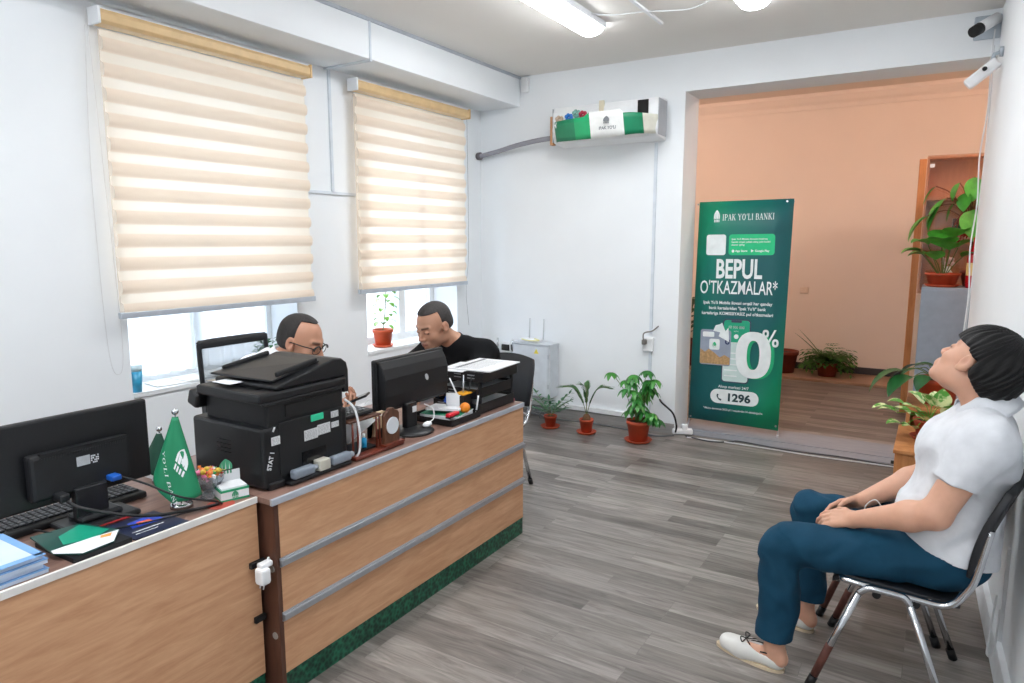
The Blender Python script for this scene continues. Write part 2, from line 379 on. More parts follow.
# baseboards
BASE = pm('grey_wood_baseboard', (150, 148, 146), .5, var=.1, scale=6, stretch=(1, 1, 12))
b = B().bb(-3.84, OX, YB-.018, YB, 0, .085); struct('baseboard_back', b, BASE)
b = B().bb(-3.3, OX-.22, YB-.03, YB, .095, .135); struct('trim_4', b, WHITEP)
struct('baseboard_left', B().bb(XL, XL+.018, YF, YB-.02, 0, .085), BASE)
b = B(); y0, y1 = YF, YB
b.add([(XR(y0)-.03, y0, 0), (XR(y1)-.03, y1, 0), (XR(y1), y1, 0), (XR(y0), y0, 0), (XR(y0)-.022, y0, .10), (XR(y1)-.022, y1, .10), (XR(y1), y1, .10), (XR(y0), y0, .10)],
      [(0, 1, 5, 4), (4, 5, 6, 7), (1, 2, 6, 5), (3, 0, 4, 7)])
struct('baseboard_right', b, pm('white_baseboard', (226, 230, 234), .5), bevel=.004)
# threshold of the opening, raised a little
THR = pm('grey_threshold', (140, 144, 152), .5, var=.12, scale=5, stretch=(1, 14, 1))
struct('trim_5', B().bb(OX, XR(YB), 5.86, 6.24, 0, .012).bb(OX, XR(YB), 5.72, 5.86, 0, .006), THR, bevel=.003)
# ---------------- back room
ZB = 3.42
struct('wall_back_room_far', B().bb(-4.6, 3.9, 9.4, 9.55, 0, ZB), WARMWALL)
struct('wall_back_room_left', B().bb(-4.75, -4.6, yb2, 9.55, 0, ZB), WARMWALL)
struct('wall_back_room_right', B().bb(1.6, 1.75, yb2, 9.55, 0, ZB), WARMWALL)
struct('wall_back_room_near', B().bb(-4.6, OX-.001, yb2, yb2+.02, 0, ZB).bb(XR(YB)+.001, 1.6, yb2, yb2+.02, 0, ZB).bb(OX, XR(YB), yb2, yb2+.02, OZ, ZB), WARMWALL)
struct('ceiling_back_room', B().bb(-4.6, 1.7, yb2, 9.55, ZB, ZB+.1), WARMWALL)
b = B()
prof = [(0, 0), (.02, 0), (.03, .05), (.06, .08), (.10, .14), (.10, .18), (0, .18)]
b.prism([(p[0], p[1]) for p in prof], 6.2, Matrix(((0, 0, 1, -4.6), (-1, 0, 0, 9.4), (0, 1, 0, ZB-.18), (0, 0, 0, 1))))
struct('trim_6', b, WARMWALL)
struct('baseboard_back_room', B().bb(-4.6, 1.6, 9.38, 9.4, 0, .11), pm('dark_baseboard', (62, 62, 66), .5))
struct('trim_7', B().bb(-4.6, -.3, 8.72, 9.37, 0, .03), wood('pale_floor_board', (150, 120, 98), (176, 146, 122), (1, 10, 1)), bevel=.004)
# windows: frame, glass
PVC = pm('white_window_frame', (236, 240, 242), .35)
GL = glass('window_glass', (245, 250, 255), .93)
for k, w in enumerate((W1, W2)):
    b = B(); x0, x1 = XL-.34, XL-.28; t = .06
    b.bb(x0, x1, w[0], w[0]+t, w[2], w[3]).bb(x0, x1, w[1]-t, w[1], w[2], w[3]).bb(x0, x1, w[0]+t, w[1]-t, w[2], w[2]+t).bb(x0, x1, w[0]+t, w[1]-t, w[3]-t, w[3])
    mid = w[0]+(w[1]-w[0])*(.5 if k == 0 else .62); b.bb(x0, x1, mid-.04, mid+.04, w[2]+t, w[3]-t)
    wf = struct('window_%d' % (k+1), b, PVC)
    g = B().bb(XL-.315, XL-.31, w[0]+t, w[1]-t, w[2]+t, w[3]-t); struct('glass_pane', g, GL, wf)
    s = B().bb(XL-.30, XL+.012, w[0]+.001, w[1]-.001, w[2]-.022, w[2]+.003); struct('window_sill', s, PVC, wf)
# sheer curtain inside window 1
def curtain(u, v):
    y = 2.20+u*1.09; z = .83+v*1.75
    return (XL-.24+.022*sin(u*74)+.010*sin(u*31+1)*(1.2-v), y+.008*sin(u*51), z)
b = B().grid(curtain, 200, 6)
single('sheer_curtain', b, sheer('sheer_white_voile', (246, 250, 252), .30), 'white sheer curtain hanging in the window behind the two chairs and printer', 'curtain', (XL-.24, 2.75, .83))
# outdoors: low garden wall so that the windows look onto something bright
struct('trim_8', B().bb(-9.2, -9.0, -4, 12, -1, .9), pm('outside_white_wall', (240, 238, 232), .8))
struct('ground', B().bb(-9.2, xo-.01, -6, 14, -1.05, -1), pm('outside_paving', (205, 200, 192), .9))

# ---------------- blinds
def blind(name, y0, y1, zb, zt, label, mat):
    x = XL+.10; t = thing('roller_blind', label, 'blind', (x, (y0+y1)/2, zb))
    P = .125; ya, yb = y0+.03, y1-.03
    def f(u, v):
        z = zb+.02+v*(zt-.05-zb-.02); ph = (z-zb)/P
        s = (ph % 1.)
        edge = .006*(1 if s < .55 else -1)
        yy = ya+u*(yb-ya)
        if u == 0: yy += edge
        if u == 1: yy += edge
        return (x+.010*abs(sin(pi*s/.55))*(s < .55)+.004*sin(ph*1.7+u*3), yy, z)
    g = B().grid(f, 12, 150)
    part('blind_cloth', g, mat, t)
    back = B().grid(lambda u, v: (x-.022, ya+u*(yb-ya), zb+.02+v*(zt-.05-zb-.02)), 2, 2)
    part('rear_cloth', back, REARC, t)
    c = B()
    prof = [(-.045, -.03), (.03, -.03), (.048, -.015), (.05, .02), (.035, .042), (-.045, .042)]
    M = Matrix(((1, 0, 0, x), (0, 0, 1, y0+.015), (0, 1, 0, zt), (0, 0, 0, 1)))
    c.prism(prof, (y1-y0)-.03, M); part('cassette', c, pm('tan_cassette', (222, 190, 142), .45), t, bevel=.004)
    part('top_rail', B().bb(x-.05, x+.03, y0, y1, zt+.043, zt+.05), WHITEP, t)
    for yy in (y0, y1-.015): part('end_cap', B().bb(x-.05, x+.053, yy, yy+.015, zt-.036, zt+.05), WHITEP if yy == y0 else pm('tan_cassette', (222, 190, 142), .45), t, bevel=.005)
    part('bottom_rail', B().bb(x-.018, x+.014, y0+.015, y1-.015, zb-.012, zb+.022), pm('grey_rail', (188, 196, 206), .4, .3), t, bevel=.004)
    return t
REARC = sheer('blind_rear_voile', (250, 236, 218), .45)
BM1 = blind_mat('zebra_blind_cloth', .125, 0, (240, 224, 206), (253, 244, 230))
t = blind('b', 2.035, 3.44, 1.245, 2.775, 'wide cream zebra roller blind over the left window, above the mesh office chair', BM1)
b = B().tube(spline([(XL+.05, 2.02, 2.74), (XL+.03, 2.0, 2.0), (XL+.03, 2.01, 1.1), (XL+.02, 2.06, .92), (XL+.03, 2.09, 1.1), (XL+.06, 2.05, 2.0), (XL+.06, 2.03, 2.74)], 6), .0018, 6)
part('pull_chain', b, WCORD, t)
t = blind('b', 3.86, 5.30, 1.262, 2.775, 'cream zebra roller blind over the right window, nearer the grey pipe', BM1)
b = B().tube(spline([(XL+.10, 5.31, 2.75), (XL+.10, 5.32, 1.6), (XL+.06, 5.33, 1.2), (XL+.04, 5.40, .85)], 6), .002, 6)
part('pull_chain', b, pm('grey_chain', (150, 150, 155), .5), t)

# ---------------- ceiling lamps
LAMPE = emit('lamp_diffuser_glow', (250, 252, 255), 18.)
def tube_lamp(x, y0, y1, label):
    t = thing('ceiling_lamp', label, 'lamp', (x, (y0+y1)/2, ZC), 0, None)
    part('lamp_base', B().bb(x-.105, x+.105, y0, y1, ZC-.04, ZC), pm('lamp_housing', (226, 230, 234), .4), t, bevel=.003)
    n = 10; poly = [(-.09, 0)]+[(-.09*cos(pi*i/n), -.045*sin(pi*i/n)) for i in range(1, n)]+[(.09, 0)]
    poly = [(p[0], p[1]) for p in reversed(poly)]
    M = Matrix(((1, 0, 0, x), (0, 0, 1, y0+.006), (0, 1, 0, ZC-.04), (0, 0, 0, 1)))
    part('lamp_diffuser', B().prism(poly, y1-y0-.012, M), LAMPE, t)
tube_lamp(-2.17, 3.36, 4.60, 'long white ceiling lamp at the top centre, nearer the window blinds')
tube_lamp(-1.08, 3.38, 4.62, 'short visible end of a white ceiling lamp at the top edge, towards the opening')
tube_lamp(-2.17, .4, 1.64, 'white ceiling lamp above the front desk, beyond the picture')
tube_lamp(-1.08, .4, 1.64, 'white ceiling lamp above the camera side of the room')
tube_lamp(-2.17, -1.9, -.66, 'added unseen ceiling lamp behind the camera, rear left, brightening the near room')  # unseen lamp pair, added for more light from the camera side
tube_lamp(-1.08, -1.9, -.66, 'added unseen ceiling lamp behind the camera, rear right, brightening the near room')
b = B().tube(spline([(-2.10, 4.30, ZC-.012), (-2.0, 4.45, ZC-.008), (-1.86, 4.5, ZC-.008), (-1.75, 4.52, ZC-.008), (-1.5, 4.62, ZC-.008), (-1.3, 4.5, ZC-.008), (-1.18, 4.4, ZC-.012)], 6), .005, 6)
single('lamp_cable', b, WCORD, 'thin white cable running across the ceiling between the two lamps', 'cable', (-1.7, 4.5, ZC))
single('cable_cover', B().bb(-1.76, -1.735, 3.9, 4.82, ZC-.014, ZC), WHITEP, 'narrow white cable cover strip on the ceiling between the lamps', 'cable cover', (-1.75, 4.3, ZC), bevel=.002)
# back room ceiling fixture (unlit tube)
t = thing('ceiling_lamp', 'unlit long batten lamp on the back room ceiling, above the banner', 'lamp', (-1.6, 8.2, ZB))
part('lamp_base', B().bb(-2.45, -.95, 8.15, 8.25, ZB-.06, ZB), pm('brownish_housing', (150, 118, 98), .5), t, bevel=.004)
part('lamp_tube', B().cyl((-2.42, 8.2, ZB-.085), (-.98, 8.2, ZB-.085), .018), pm('unlit_tube', (214, 190, 170), .3), t)
# warm pendant bulbs of the back room, outside the view
for x, y in ((-2.9, 7.2), (.9, 6.6)):
    t = thing('pendant_bulb', 'warm round bulb hanging in the back room near its %s wall' % ('left' if x < 0 else 'right'), 'lamp', (x, y, ZB))
    part('bulb_cord', B().cyl((x, y, ZB), (x, y, ZB-.25), .004, n=8), BLACKM, t)
    part('bulb', B().sph((x, y, ZB-.31), .07), emit('warm_bulb_glow', (255, 229, 213), 140.), t)

# ---------------- air conditioner with banner deflector
t = thing('air_conditioner', 'white split air conditioner high on the back wall with dark display panel', 'air conditioner', (-2.43, YB, 2.46))
prof = [(0, 0), (-.19, .02), (-.215, .07), (-.215, .27), (-.19, .32), (0, .33)]
M = Matrix(((0, 0, 1, -2.94), (1, 0, 0, YB), (0, 1, 0, 2.47), (0, 0, 0, 1)))
part('housing', B().prism(prof, .95, M), WHITEP, t, bevel=.01)
part('display_panel', B().bb(-2.16, -2.07, YB-.222, YB-.214, 2.58, 2.775), GLOSSB, t)
for k in range(2):
    part('seam', B().bb(-2.94+.955*k-.005, -2.94+.955*k+.001, YB-.21, YB-.02, 2.5, 2.78), pm('grey_seam', (170, 174, 180), .5), t)
b = B().bb(-2.5, -2.46, YB-.224, YB-.2, 2.72, 2.805); part('tape_strip', b, pm('yellowed_tape', (222, 214, 190), .4), t)
# deflector: bent printed sheet
t = thing('air_deflector', 'green and white bent banner sheet tied below the air conditioner', 'air deflector', (-2.43, 5.35, 2.46))
path = spline([(-2.93, 5.52, 0), (-2.86, 5.36, 0), (-2.6, 5.27, 0), (-2.3, 5.25, 0), (-2.12, 5.27, 0), (-1.99, 5.46, 0)], 6)
def sheetf(u, v):
    k = u*(len(path)-1); i = min(int(k), len(path)-2); p = path[i].lerp(path[i+1], k-i)
    sag = .03*sin(pi*u)*(1-v)
    top = .14+.03*(.45 < u < .70)
    return (p.x, p.y+.05*(1-v), 2.50-sag+v*(top)+.010)
g = B().grid(sheetf, 30, 4)
cols = [pm('deflector_green', (20, 132, 92), .45), pm('deflector_white', (236, 238, 236), .5), pm('deflector_cream', (226, 226, 214), .5), pm('deflector_bright_green', (30, 170, 110), .45)]
for fi in range(len(g.f)):
    u = (fi % 30)/30
    g.m[fi] = 3 if .36 < u < .45 else 0 if u < .45 else 1 if u < .70 else 0 if u < .86 else 2
o = part('printed_sheet', g, cols, t); md = o.modifiers.new('thick', 'SOLIDIFY'); md.thickness = .004
part('brown_board', B().box((-2.955, 5.50, 2.60), (.03, .05, .24)), pm('cardboard', (190, 140, 100), .7), t)
M = frame((-2.40, 5.243, 2.535), (1, .05, 0), (.05, -1, .12))
b = B(); dome_logo(M @ Matrix.Translation((.06, .045, 0)), .05, .06, b, 0, 0, .004); text_b('IPAK YO\'LI', M, .034, b, bold=.001, sx=.9); b.v = [tuple(Vector(v)+Vector((0, -.004, 0))) for v in b.v]
part('faded_print', b, pm('grey_print', (110, 114, 118), .6), t)
M = frame((-2.87, 5.34, 2.545), (.75, -.6, 0), (-.6, -.75, .1))
b = B().tube([M @ Vector((.05+.03*cos(a*.5), .04+.03*sin(a*.5), .012)) for a in range(0, 10)], .004, 5).tube([M @ Vector((.02+.012*k, .08+.03*sin(k*1.3), .012)) for k in range(6)], .003, 5)
part('white_swirl_print', b, WHITEP, t)
for x, z, c, nm in ((-2.73, 2.675, (40, 120, 200), 'blue'), (-2.60, 2.685, (170, 30, 60), 'dark red'), (-2.82, 2.665, (196, 172, 150), 'beige'), (-2.66, 2.70, (120, 170, 160), 'pale green')):
    b = B()
    for k in range(7): a = k*.9; b.sph((x+.022*cos(a), 5.36+.01*sin(a*2), z+.02*sin(a)), .017, 8)
    single('crumpled_wrapper', b, pm(nm.replace(' ', '_')+'_foil', c, .35), nm+' crumpled wrapper poking out above the green air deflector', 'wrapper', (x, 5.36, z-.03))
b = B().tube(spline([(-3.80, 5.62, 2.455), (-3.6, 5.60, 2.48), (-3.35, 5.57, 2.52), (-3.1, 5.55, 2.545), (-2.90, 5.55, 2.55)], 6), .022, 12)
single('insulated_pipe', b, pm('grey_pipe_foam', (150, 150, 158), .8, bump=.3), 'grey foam-wrapped pipe running from the corner to the air conditioner', 'pipe', (-3.4, 5.6, 2.46))
single('pipe_collar', B().cyl((-3.835, 5.625, 2.455), (-3.80, 5.62, 2.455), .035), pm('dark_collar', (110, 104, 108), .6), 'dark round collar where the grey pipe enters the left wall', 'pipe collar', (-3.83, 5.62, 2.455))
b = B().rbox((-3.33, YB-.02, 3.06), (.07, .05, .13), .012); b.cyl((-3.33, YB-.045, 3.05), (-3.33, YB-.035, 3.05), .02)
single('motion_sensor', b, WHITEP, 'small white motion sensor in the upper corner beside the beam end', 'sensor', (-3.33, YB, 3.0))
# trunking and socket on the back wall
single('cable_trunking', B().bb(-2.085, -2.06, YB-.014, YB, .86, 2.46).bb(-2.085, -2.06, YB-.014, YB, .12, .70), pm('white_trunking', (214, 222, 230), .5), 'thin white vertical cable trunking between air conditioner and wall socket', 'trunking', (-2.07, YB, .12), bevel=.002)
t = thing('wall_socket', 'white surface socket with a plug on the back wall beside the opening', 'socket', (-2.09, YB, .70))
part('socket_body', B().rbox((-2.09, YB-.02, .765), (.10, .04, .12), .008), WHITEP, t)
part('plug', B().rbox((-2.11, YB-.06, .79), (.035, .05, .045), .008).tube(spline([(-2.11, YB-.08, .80), (-2.10, YB-.1, .87), (-2.04, YB-.06, .89), (-2.0, YB-.02, .93)], 6), .006, 6), pm('grey_plug', (120, 116, 112), .5), t)

# ---------------- security cameras
t = thing('security_camera', 'white bullet security camera with dark lens under the ceiling corner', 'security camera', (.17, YB, 3.03))
part('mount_plate', B().rbox((.16, YB-.01, 3.03), (.15, .02, .15), .01), pm('grey_mount', (180, 190, 200), .5), t)
part('camera_body', B().cyl((.205, 5.62, 3.068), (.115, 5.52, 2.995), .036, n=20), WHITEP, t)
b = B().cyl((.115, 5.52, 2.995), (.078, 5.48, 2.965), .037, .034, n=20); part('lens_hood', b, BLACKM, t)
t = thing('security_camera', 'white box security camera hanging tilted at the top right of the opening', 'security camera', (XR(5.3), 5.3, 2.75))
Rm = Matrix.Rotation(R_(-52), 3, 'Y') @ Matrix.Rotation(R_(8), 3, 'Z')
part('camera_body', B().rbox((.145, 5.35, 2.68), (.20, .07, .065), .012, rot=Matrix.Rotation(R_(-40), 3, 'Y')), WHITEP, t)
part('bracket', B().tube([(.185, 5.35, 2.73), (.20, 5.35, 2.79), (XR(5.35)-.005, 5.35, 2.80)], .012, 8).cyl((XR(5.35)-.02, 5.35, 2.80), (XR(5.35), 5.35, 2.80), .03), pm('grey_mount', (180, 190, 200), .5), t)
part('knob', B().sph((.155, 5.305, 2.70), .014, 10), BLACKM, t)
b = B().tube(spline([(.20, 5.62, 3.0), (.195, 5.60, 2.8), (.20, 5.58, 2.5), (.18, 5.56, 2.2), (.19, 5.55, 1.9), (.175, 5.54, 1.6), (.19, 5.52, 1.3), (.18, 5.53, .9), (.185, 5.55, .02)], 8), .005, 6)
b.tube(spline([(.205, 5.62, 2.9), (.21, 5.56, 2.4), (.20, 5.54, 1.9), (.20, 5.52, 1.4), (.19, 5.54, .95)], 8), .003, 6)
single('camera_cable', b, WCORD, 'thin white cables hanging from the cameras down past the plants', 'cable', (.18, 5.55, .01))
# ================================================================== DESKS
ZD = .762
t = thing('reception_desk', 'long beech reception desk with two metal strips and green marble plinth', 'desk', (-2.26, 2.35, 0))
y0, y1 = 1.520, 3.227; xf = -1.907
part('front_panel', B().bb(xf-.018, xf, y0+.02, y1, .095, .742), DESKW, t, bevel=.0015)
part('plinth', B().bb(xf-.02, xf-.002, y0+.02, y1-.002, 0, .095), MARBLE, t)
part('side_panel', B().bb(-2.55, xf-.0, y0, y0+.02, 0, .742), DARKW, t, label='dark brown narrow end panel', bevel=.001)
part('side_panel', B().bb(-2.55, xf-.02, y1-.02, y1, 0, .742), DESKW, t)
part('back_panel', B().bb(-2.30, -2.28, y0+.03, y1-.03, .2, .74), DESKW, t)
part('worktop', B().bb(-2.60, xf-.004, y0-.01, y1+.002, .742, ZD), DESKT, t, bevel=.001)
part('edge_strip', B().bb(xf-.006, xf+.006, y0-.01, y1+.003, .740, ZD+.001), pm('grey_edge', (176, 182, 192), .4), t, bevel=.001)
part('edge_strip', B().bb(-2.6, xf-.006, y1+.001, y1+.006, .742, ZD+.001), pm('pale_edge', (225, 205, 185), .4), t)
for z in (.522, .317): part('metal_strip', B().bb(xf-.002, xf+.016, y0+.014, y1-.003, z-.011, z+.011).bb(xf-.002, xf+.006, y0+.014, y1-.003, z-.017, z+.017), ALU, t, bevel=.002)
b = B()
for z in (.50, .245): b.cyl((xf-.024, y0+.001, z), (xf-.024, y0-.003, z), .013, n=16)
part('cam_cover', b, pm('grey_cap', (150, 146, 142), .5), t)

t = thing('side_desk', 'plain beech desk in the lower left corner carrying the monitor and flags', 'desk', (-2.35, .95, 0))
y0, y1 = .25, 1.507; xf2 = -1.975
part('front_panel', B().bb(xf2-.018, xf2, y0, y1-.003, .095, .742), DESKW, t, bevel=.0015)
part('plinth', B().bb(xf2-.02, xf2-.004, y0, y1-.004, 0, .095), MARBLE, t)
part('side_panel', B().bb(-2.65, xf2-.02, y1-.02, y1-.003, 0, .742), DARKW, t)
part('side_panel', B().bb(-2.65, xf2-.02, y0, y0+.02, 0, .742), DARKW, t)
part('worktop', B().bb(-2.70, xf2-.004, y0, y1-.001, .742, ZD), DESKT, t, bevel=.001)
part('edge_strip', B().bb(xf2-.006, xf2+.004, y0, y1-.001, .742, ZD+.002), pm('white_edge', (228, 226, 222), .4), t, bevel=.001)
for z, w in ((.525, .06), (.318, .045)): part('bracket', B().box((xf2+.008, y1-.02, z), (.014, w, .022)), BLACKM, t, bevel=.002)
b = B().rbox((-1.925, 1.475, .495), (.045, .04, .06), .01).rbox((-1.93, 1.49, .53), (.03, .05, .02), .006)
for k in (-1, 1): b.cyl((-1.925+.009*k, 1.472, .468), (-1.928+.009*k, 1.470, .448), .0025, n=6)
b.tube(spline([(-1.93, 1.50, .53), (-1.935, 1.51, .545), (-1.94, 1.518, .53)], 5), .004, 6)
single('power_plug', b, WHITEP, 'white power plug dangling in the gap between the two desks', 'plug', (-1.915, 1.45, .45))

# ---------------- left monitor (seen from behind)
t = thing('monitor', 'large black monitor seen from behind at the left edge of the picture', 'monitor', (-2.26, 1.10, ZD))
xm = -2.28; ym0, ym1 = .795, 1.315; zm0, zm1 = .843, 1.116
part('screen_casing', B().rbox((xm-.012, (ym0+ym1)/2, (zm0+zm1)/2+.0), (.028, ym1-ym0, zm1-zm0), .008), BLACK, t)
part('screen', B().bb(xm-.028, xm-.0265, ym0+.015, ym1-.015, zm0+.02, zm1-.015), GLOSSB, t)
o = part('rear_housing', B().rbox((xm+.022, 1.075, .945), (.045, .30, .145), .012), BLACKM, t)
b = B().bb(xm+.03, xm+.047, .955, 1.215, 1.012, 1.020)
for k in range(34): b.bb(xm+.040, xm+.0455, .95+k*.0078, .953+k*.0078, .997, 1.006)
part('vent_ridge', b, BLACK, o)
part('sticker', B().bb(xm+.0445, xm+.0455, 1.055, 1.095, .955, .985), pm('grey_sticker', (176, 180, 184), .5, var=.1, scale=300), o)
b = B()
for r_ in range(4):
    for c_ in range(5):
        if (r_*3+c_) % 4: b.bb(xm+.0445, xm+.0455, 1.098+c_*.005, 1.1015+c_*.005, .955+r_*.007, .9595+r_*.007)
part('certification_marks', b, PAPER, o)
part('stand_neck', B().rbox((xm+.045, 1.085, .83), (.03, .10, .12), .006), BLACK, t)
part('stand_base', B().rbox((xm+.035, 1.10, ZD+.010), (.15, .22, .018), .008).rbox((xm+.04, 1.10, ZD+.028), (.09, .13, .022), .009), BLACK, t)
def cord(pts, r, label, mat=BLACKM, name='monitor_cable', plug=None, n=8):
    P = spline(pts, n); t = thing(name, label, 'cable', P[0]); part('cord', B().tube(P, r, 8), mat, t)
    if plug: part('plug', plug[0], plug[1], t)
    return t
cord([(xm+.05, 1.165, .898), (-2.13, 1.20, .878), (-2.02, 1.25, .838), (-1.99, 1.34, .80), (-2.02, 1.40, .766)], .0035, 'black video cable with a bright blue plug on the left monitor',
     plug=(B().rbox((xm+.055, 1.155, .895), (.05, .032, .018), .004), pm('blue_plug', (24, 84, 170), .4)))
cord([(xm+.05, 1.00, .878), (xm+.13, 1.02, .85), (-2.06, 1.15, .80), (-2.03, 1.3, .775), (-2.02, 1.39, .768)], .005, 'thick black power cable curving from the back of the left monitor',
     plug=(B().rbox((xm+.06, .995, .88), (.05, .03, .025), .006), BLACKM))
cord([(xm+.02, .93, .79), (-2.16, 1.0, .772), (-2.08, 1.16, .768), (-2.03, 1.33, .768), (-2.03, 1.395, .768)], .003, 'thin black cable lying across the brochures towards the red pad')
b = B().cyl((-2.02, 1.395, ZD), (-2.02, 1.395, ZD+.0015), .045, n=24)
single('red_pad', b, pm('dull_red_paper', (168, 72, 58), .7), 'dull red paper patch on the desktop under the cable ends', 'pad', (-2.02, 1.395, ZD))
t = thing('keyboard', 'black keyboard with light lettering lying behind the left monitor stand', 'keyboard', (-2.36, 1.08, ZD), 0)
part('keyboard_body', B().rbox((-2.372, 1.08, ZD+.012), (.145, .45, .022), .006), BLACKM, t)
b = B()
for r_ in range(5):
    for c_ in range(22): b.rbox((-2.425+r_*.022, .875+c_*.0195, ZD+.0265), (.017, .0155, .007), .002, 1)
part('keycaps', b, pm('keycap_black', (58, 60, 64), .5, var=.5, scale=120), t)['kind'] = 'stuff'
# booklets
BLUEP = pm('booklet_blue_white', (196, 210, 228), .6, var=.05)
BL2 = pm('booklet_blue_band', (120, 164, 214), .6)
labs = ['blue and white booklet lowest of the pile at the desk corner', 'blue and white booklet second from the bottom of the pile', 'blue and white booklet just under the topmost of the pile', 'blue and white booklet topmost of the pile at the left picture edge']
for k in range(4):
    dx = .004*(-1)**k; z0 = ZD+k*.0135
    t = thing('booklet', labs[k], 'booklet', (-2.12, .73, z0), 0, 'booklets in the pile')
    part('pages', B().bb(-2.255+dx, -1.995+dx, .56, .84+dx, z0+.001, z0+.012), BLUEP, t)
    b = B().bb(-2.257+dx, -1.993+dx, .56, .842+dx, z0+.0118, z0+.0131)
    part('cover', b, BL2 if k < 3 else BLUEP, t)
    if k == 3:
        b = B().bb(-2.257+dx, -2.235+dx, .56, .842+dx, z0+.0132, z0+.0135).bb(-2.015, -1.99, .56, .842, z0+.0132, z0+.0135).bb(-2.24, -2.0, .82, .842, z0+.0132, z0+.0135).bb(-2.15, -2.11, .6, .75, z0+.0132, z0+.0135)
        part('blue_print', b, BL2, t)
def brochure(name, poly, z, label, base, extras, th=.004):
    n = len(poly); b = B(); b.prism(poly, th, Matrix.Translation((0, 0, z)))
    cx = sum(p[0] for p in poly)/n; cy = sum(p[1] for p in poly)/n
    t = thing(name, label, 'brochure', (cx, cy, z)); part('sheet', b, base, t)
    for nm, pl, m, dz in extras: part(nm, B().prism(pl, .0004, Matrix.Translation((0, 0, z+th+dz))), m, t)
    return t
NAVY = pm('navy_print', (26, 34, 62), .4, var=.1)
brochure('brochure', [(-2.19, .90), (-1.985, .905), (-1.985, 1.07), (-2.16, 1.06)], ZD+.001, 'dark booklet under the green leafy brochure', BLACKM, [], .014)
g1 = [(-2.23, .905), (-2.05, .885), (-1.985, .93), (-1.99, 1.02), (-2.06, 1.075), (-2.21, 1.04)]
brochure('brochure', g1, ZD+.017, 'brochure with green and white leafy print beside the booklets', pm('dark_green_print', (22, 70, 62), .4), [
    ('green_print', [(-2.16, .95), (-2.09, .93), (-2.06, 1.0), (-2.09, 1.06), (-2.2, 1.03)], pm('teal_print', (20, 150, 120), .4), .0003),
    ('white_print', [(-2.075, .89), (-2.05, .885), (-1.985, .93), (-1.99, 1.02), (-2.06, 1.073), (-2.07, 1.0)], PAPER, .0005),
    ('orange_print', [(-2.06, 1.02), (-2.045, 1.01), (-2.035, 1.035), (-2.055, 1.05)], pm('orange_print', (224, 150, 60), .4), .001)])
brochure('brochure', [(-2.16, 1.06), (-1.985, 1.08), (-1.98, 1.25), (-2.155, 1.24)], ZD+.001, 'navy brochure with a blue and orange picture beside the flag base', NAVY, [
    ('blue_print', [(-2.12, 1.13), (-2.07, 1.12), (-2.06, 1.22), (-2.13, 1.22)], pm('vivid_blue_print', (36, 72, 190), .4), .0003),
    ('orange_print', [(-2.105, 1.15), (-2.08, 1.145), (-2.075, 1.19), (-2.10, 1.19)], pm('red_orange_print', (226, 96, 50), .4), .0007),
    ('text_print', [(-2.04, 1.10), (-2.036, 1.10), (-2.034, 1.2), (-2.038, 1.2)], PAPER, .0003), ('text_print', [(-2.02, 1.10), (-2.017, 1.10), (-2.015, 1.17), (-2.018, 1.17)], PAPER, .0003)], .003)
brochure('brochure', [(-2.20, 1.045), (-2.17, 1.045), (-2.165, 1.17), (-2.195, 1.17)], ZD+.005, 'red and white edged leaflet behind the navy brochure', pm('red_print', (190, 60, 60), .5), [])

# ---------------- table flags
def table_flag(x, y, top, R, ang, wid, label, mat, text=True):
    t = thing('table_flag', label, 'flag', (x, y, ZD))
    part('flag_base', B().lathe([(.0, 0), (.036, 0), (.036, .012), (.03, .018), (.006, .022), (0, .022)], (x, y, ZD)), CHROME, t)
    part('flag_pole', B().cyl((x, y, ZD+.02), (x, y, top), .0035, n=10), CHROME, t)
    part('finial', B().sph((x, y, top+.008), .011), CHROME, t)
    # the cloth hangs from the pole top and opens like a cone segment
    def f(u, v):
        a = ang+(u-.5)*wid; r = .008+(R*v)
        rr = r*(1+.12*sin(u*9)); z = top-.008-(top-ZD-.05)*v*(.66+.36*min(1, u/.45)-.10*max(0, u-.45))
        return (x+rr*cos(a), y+rr*sin(a), z)
    g = B().grid(f, 24, 20); o = part('flag_cloth', g, mat, t); md = o.modifiers.new('thick', 'SOLIDIFY'); md.thickness = .0015
    if text:
        b = B(); 
        def wrap(bb):
            out = []
            for v in bb.v:
                u, w, d = v; q = f(u, w); q2 = f(u, min(1, w+.01)); a = ang+(u-.5)*wid
                out.append((q[0]+.0028*cos(a), q[1]+.0028*sin(a), q[2]+.001))
            bb.v = out; return bb
        # text laid in (u,v): runs downwards along the cloth
        M = Matrix(((.55, -1.0, 0, .22), (1.15, .42, 0, .42), (0, 0, 1, 0), (0, 0, 0, 1)))
        M = Matrix(((.9, .55*1.6, 0, .17), (1.45, -.35*1.2, 0, .50), (0, 0, 1, 0), (0, 0, 0, 1)))
        serif_text("YO'LI BANK", M, .064, b, 0)
        part('lettering', wrap(b), PAPER, o)
        b = B(); M2 = Matrix(((1.5, 1.0, 0, .58), (.9, -1.1, 0, .66), (0, 0, 1, 0), (0, 0, 0, 1)))
        dome_logo(M2, .16, .24, b, 0, 1); part('emblem', wrap(b), [PAPER, pm('flag_green', (12, 122, 82), .6)], o)
table_flag(-2.117, 1.315, 1.083, .064, R_(-50), R_(150), 'green table flag with white lettering on a chrome base', pm('flag_green', (12, 122, 82), .6, bump=.1))
table_flag(-2.41, 1.43, .955, .05, R_(-60), R_(150), 'small dark green table flag half hidden behind the larger flag', pm('flag_dark_green', (10, 66, 48), .6), False)

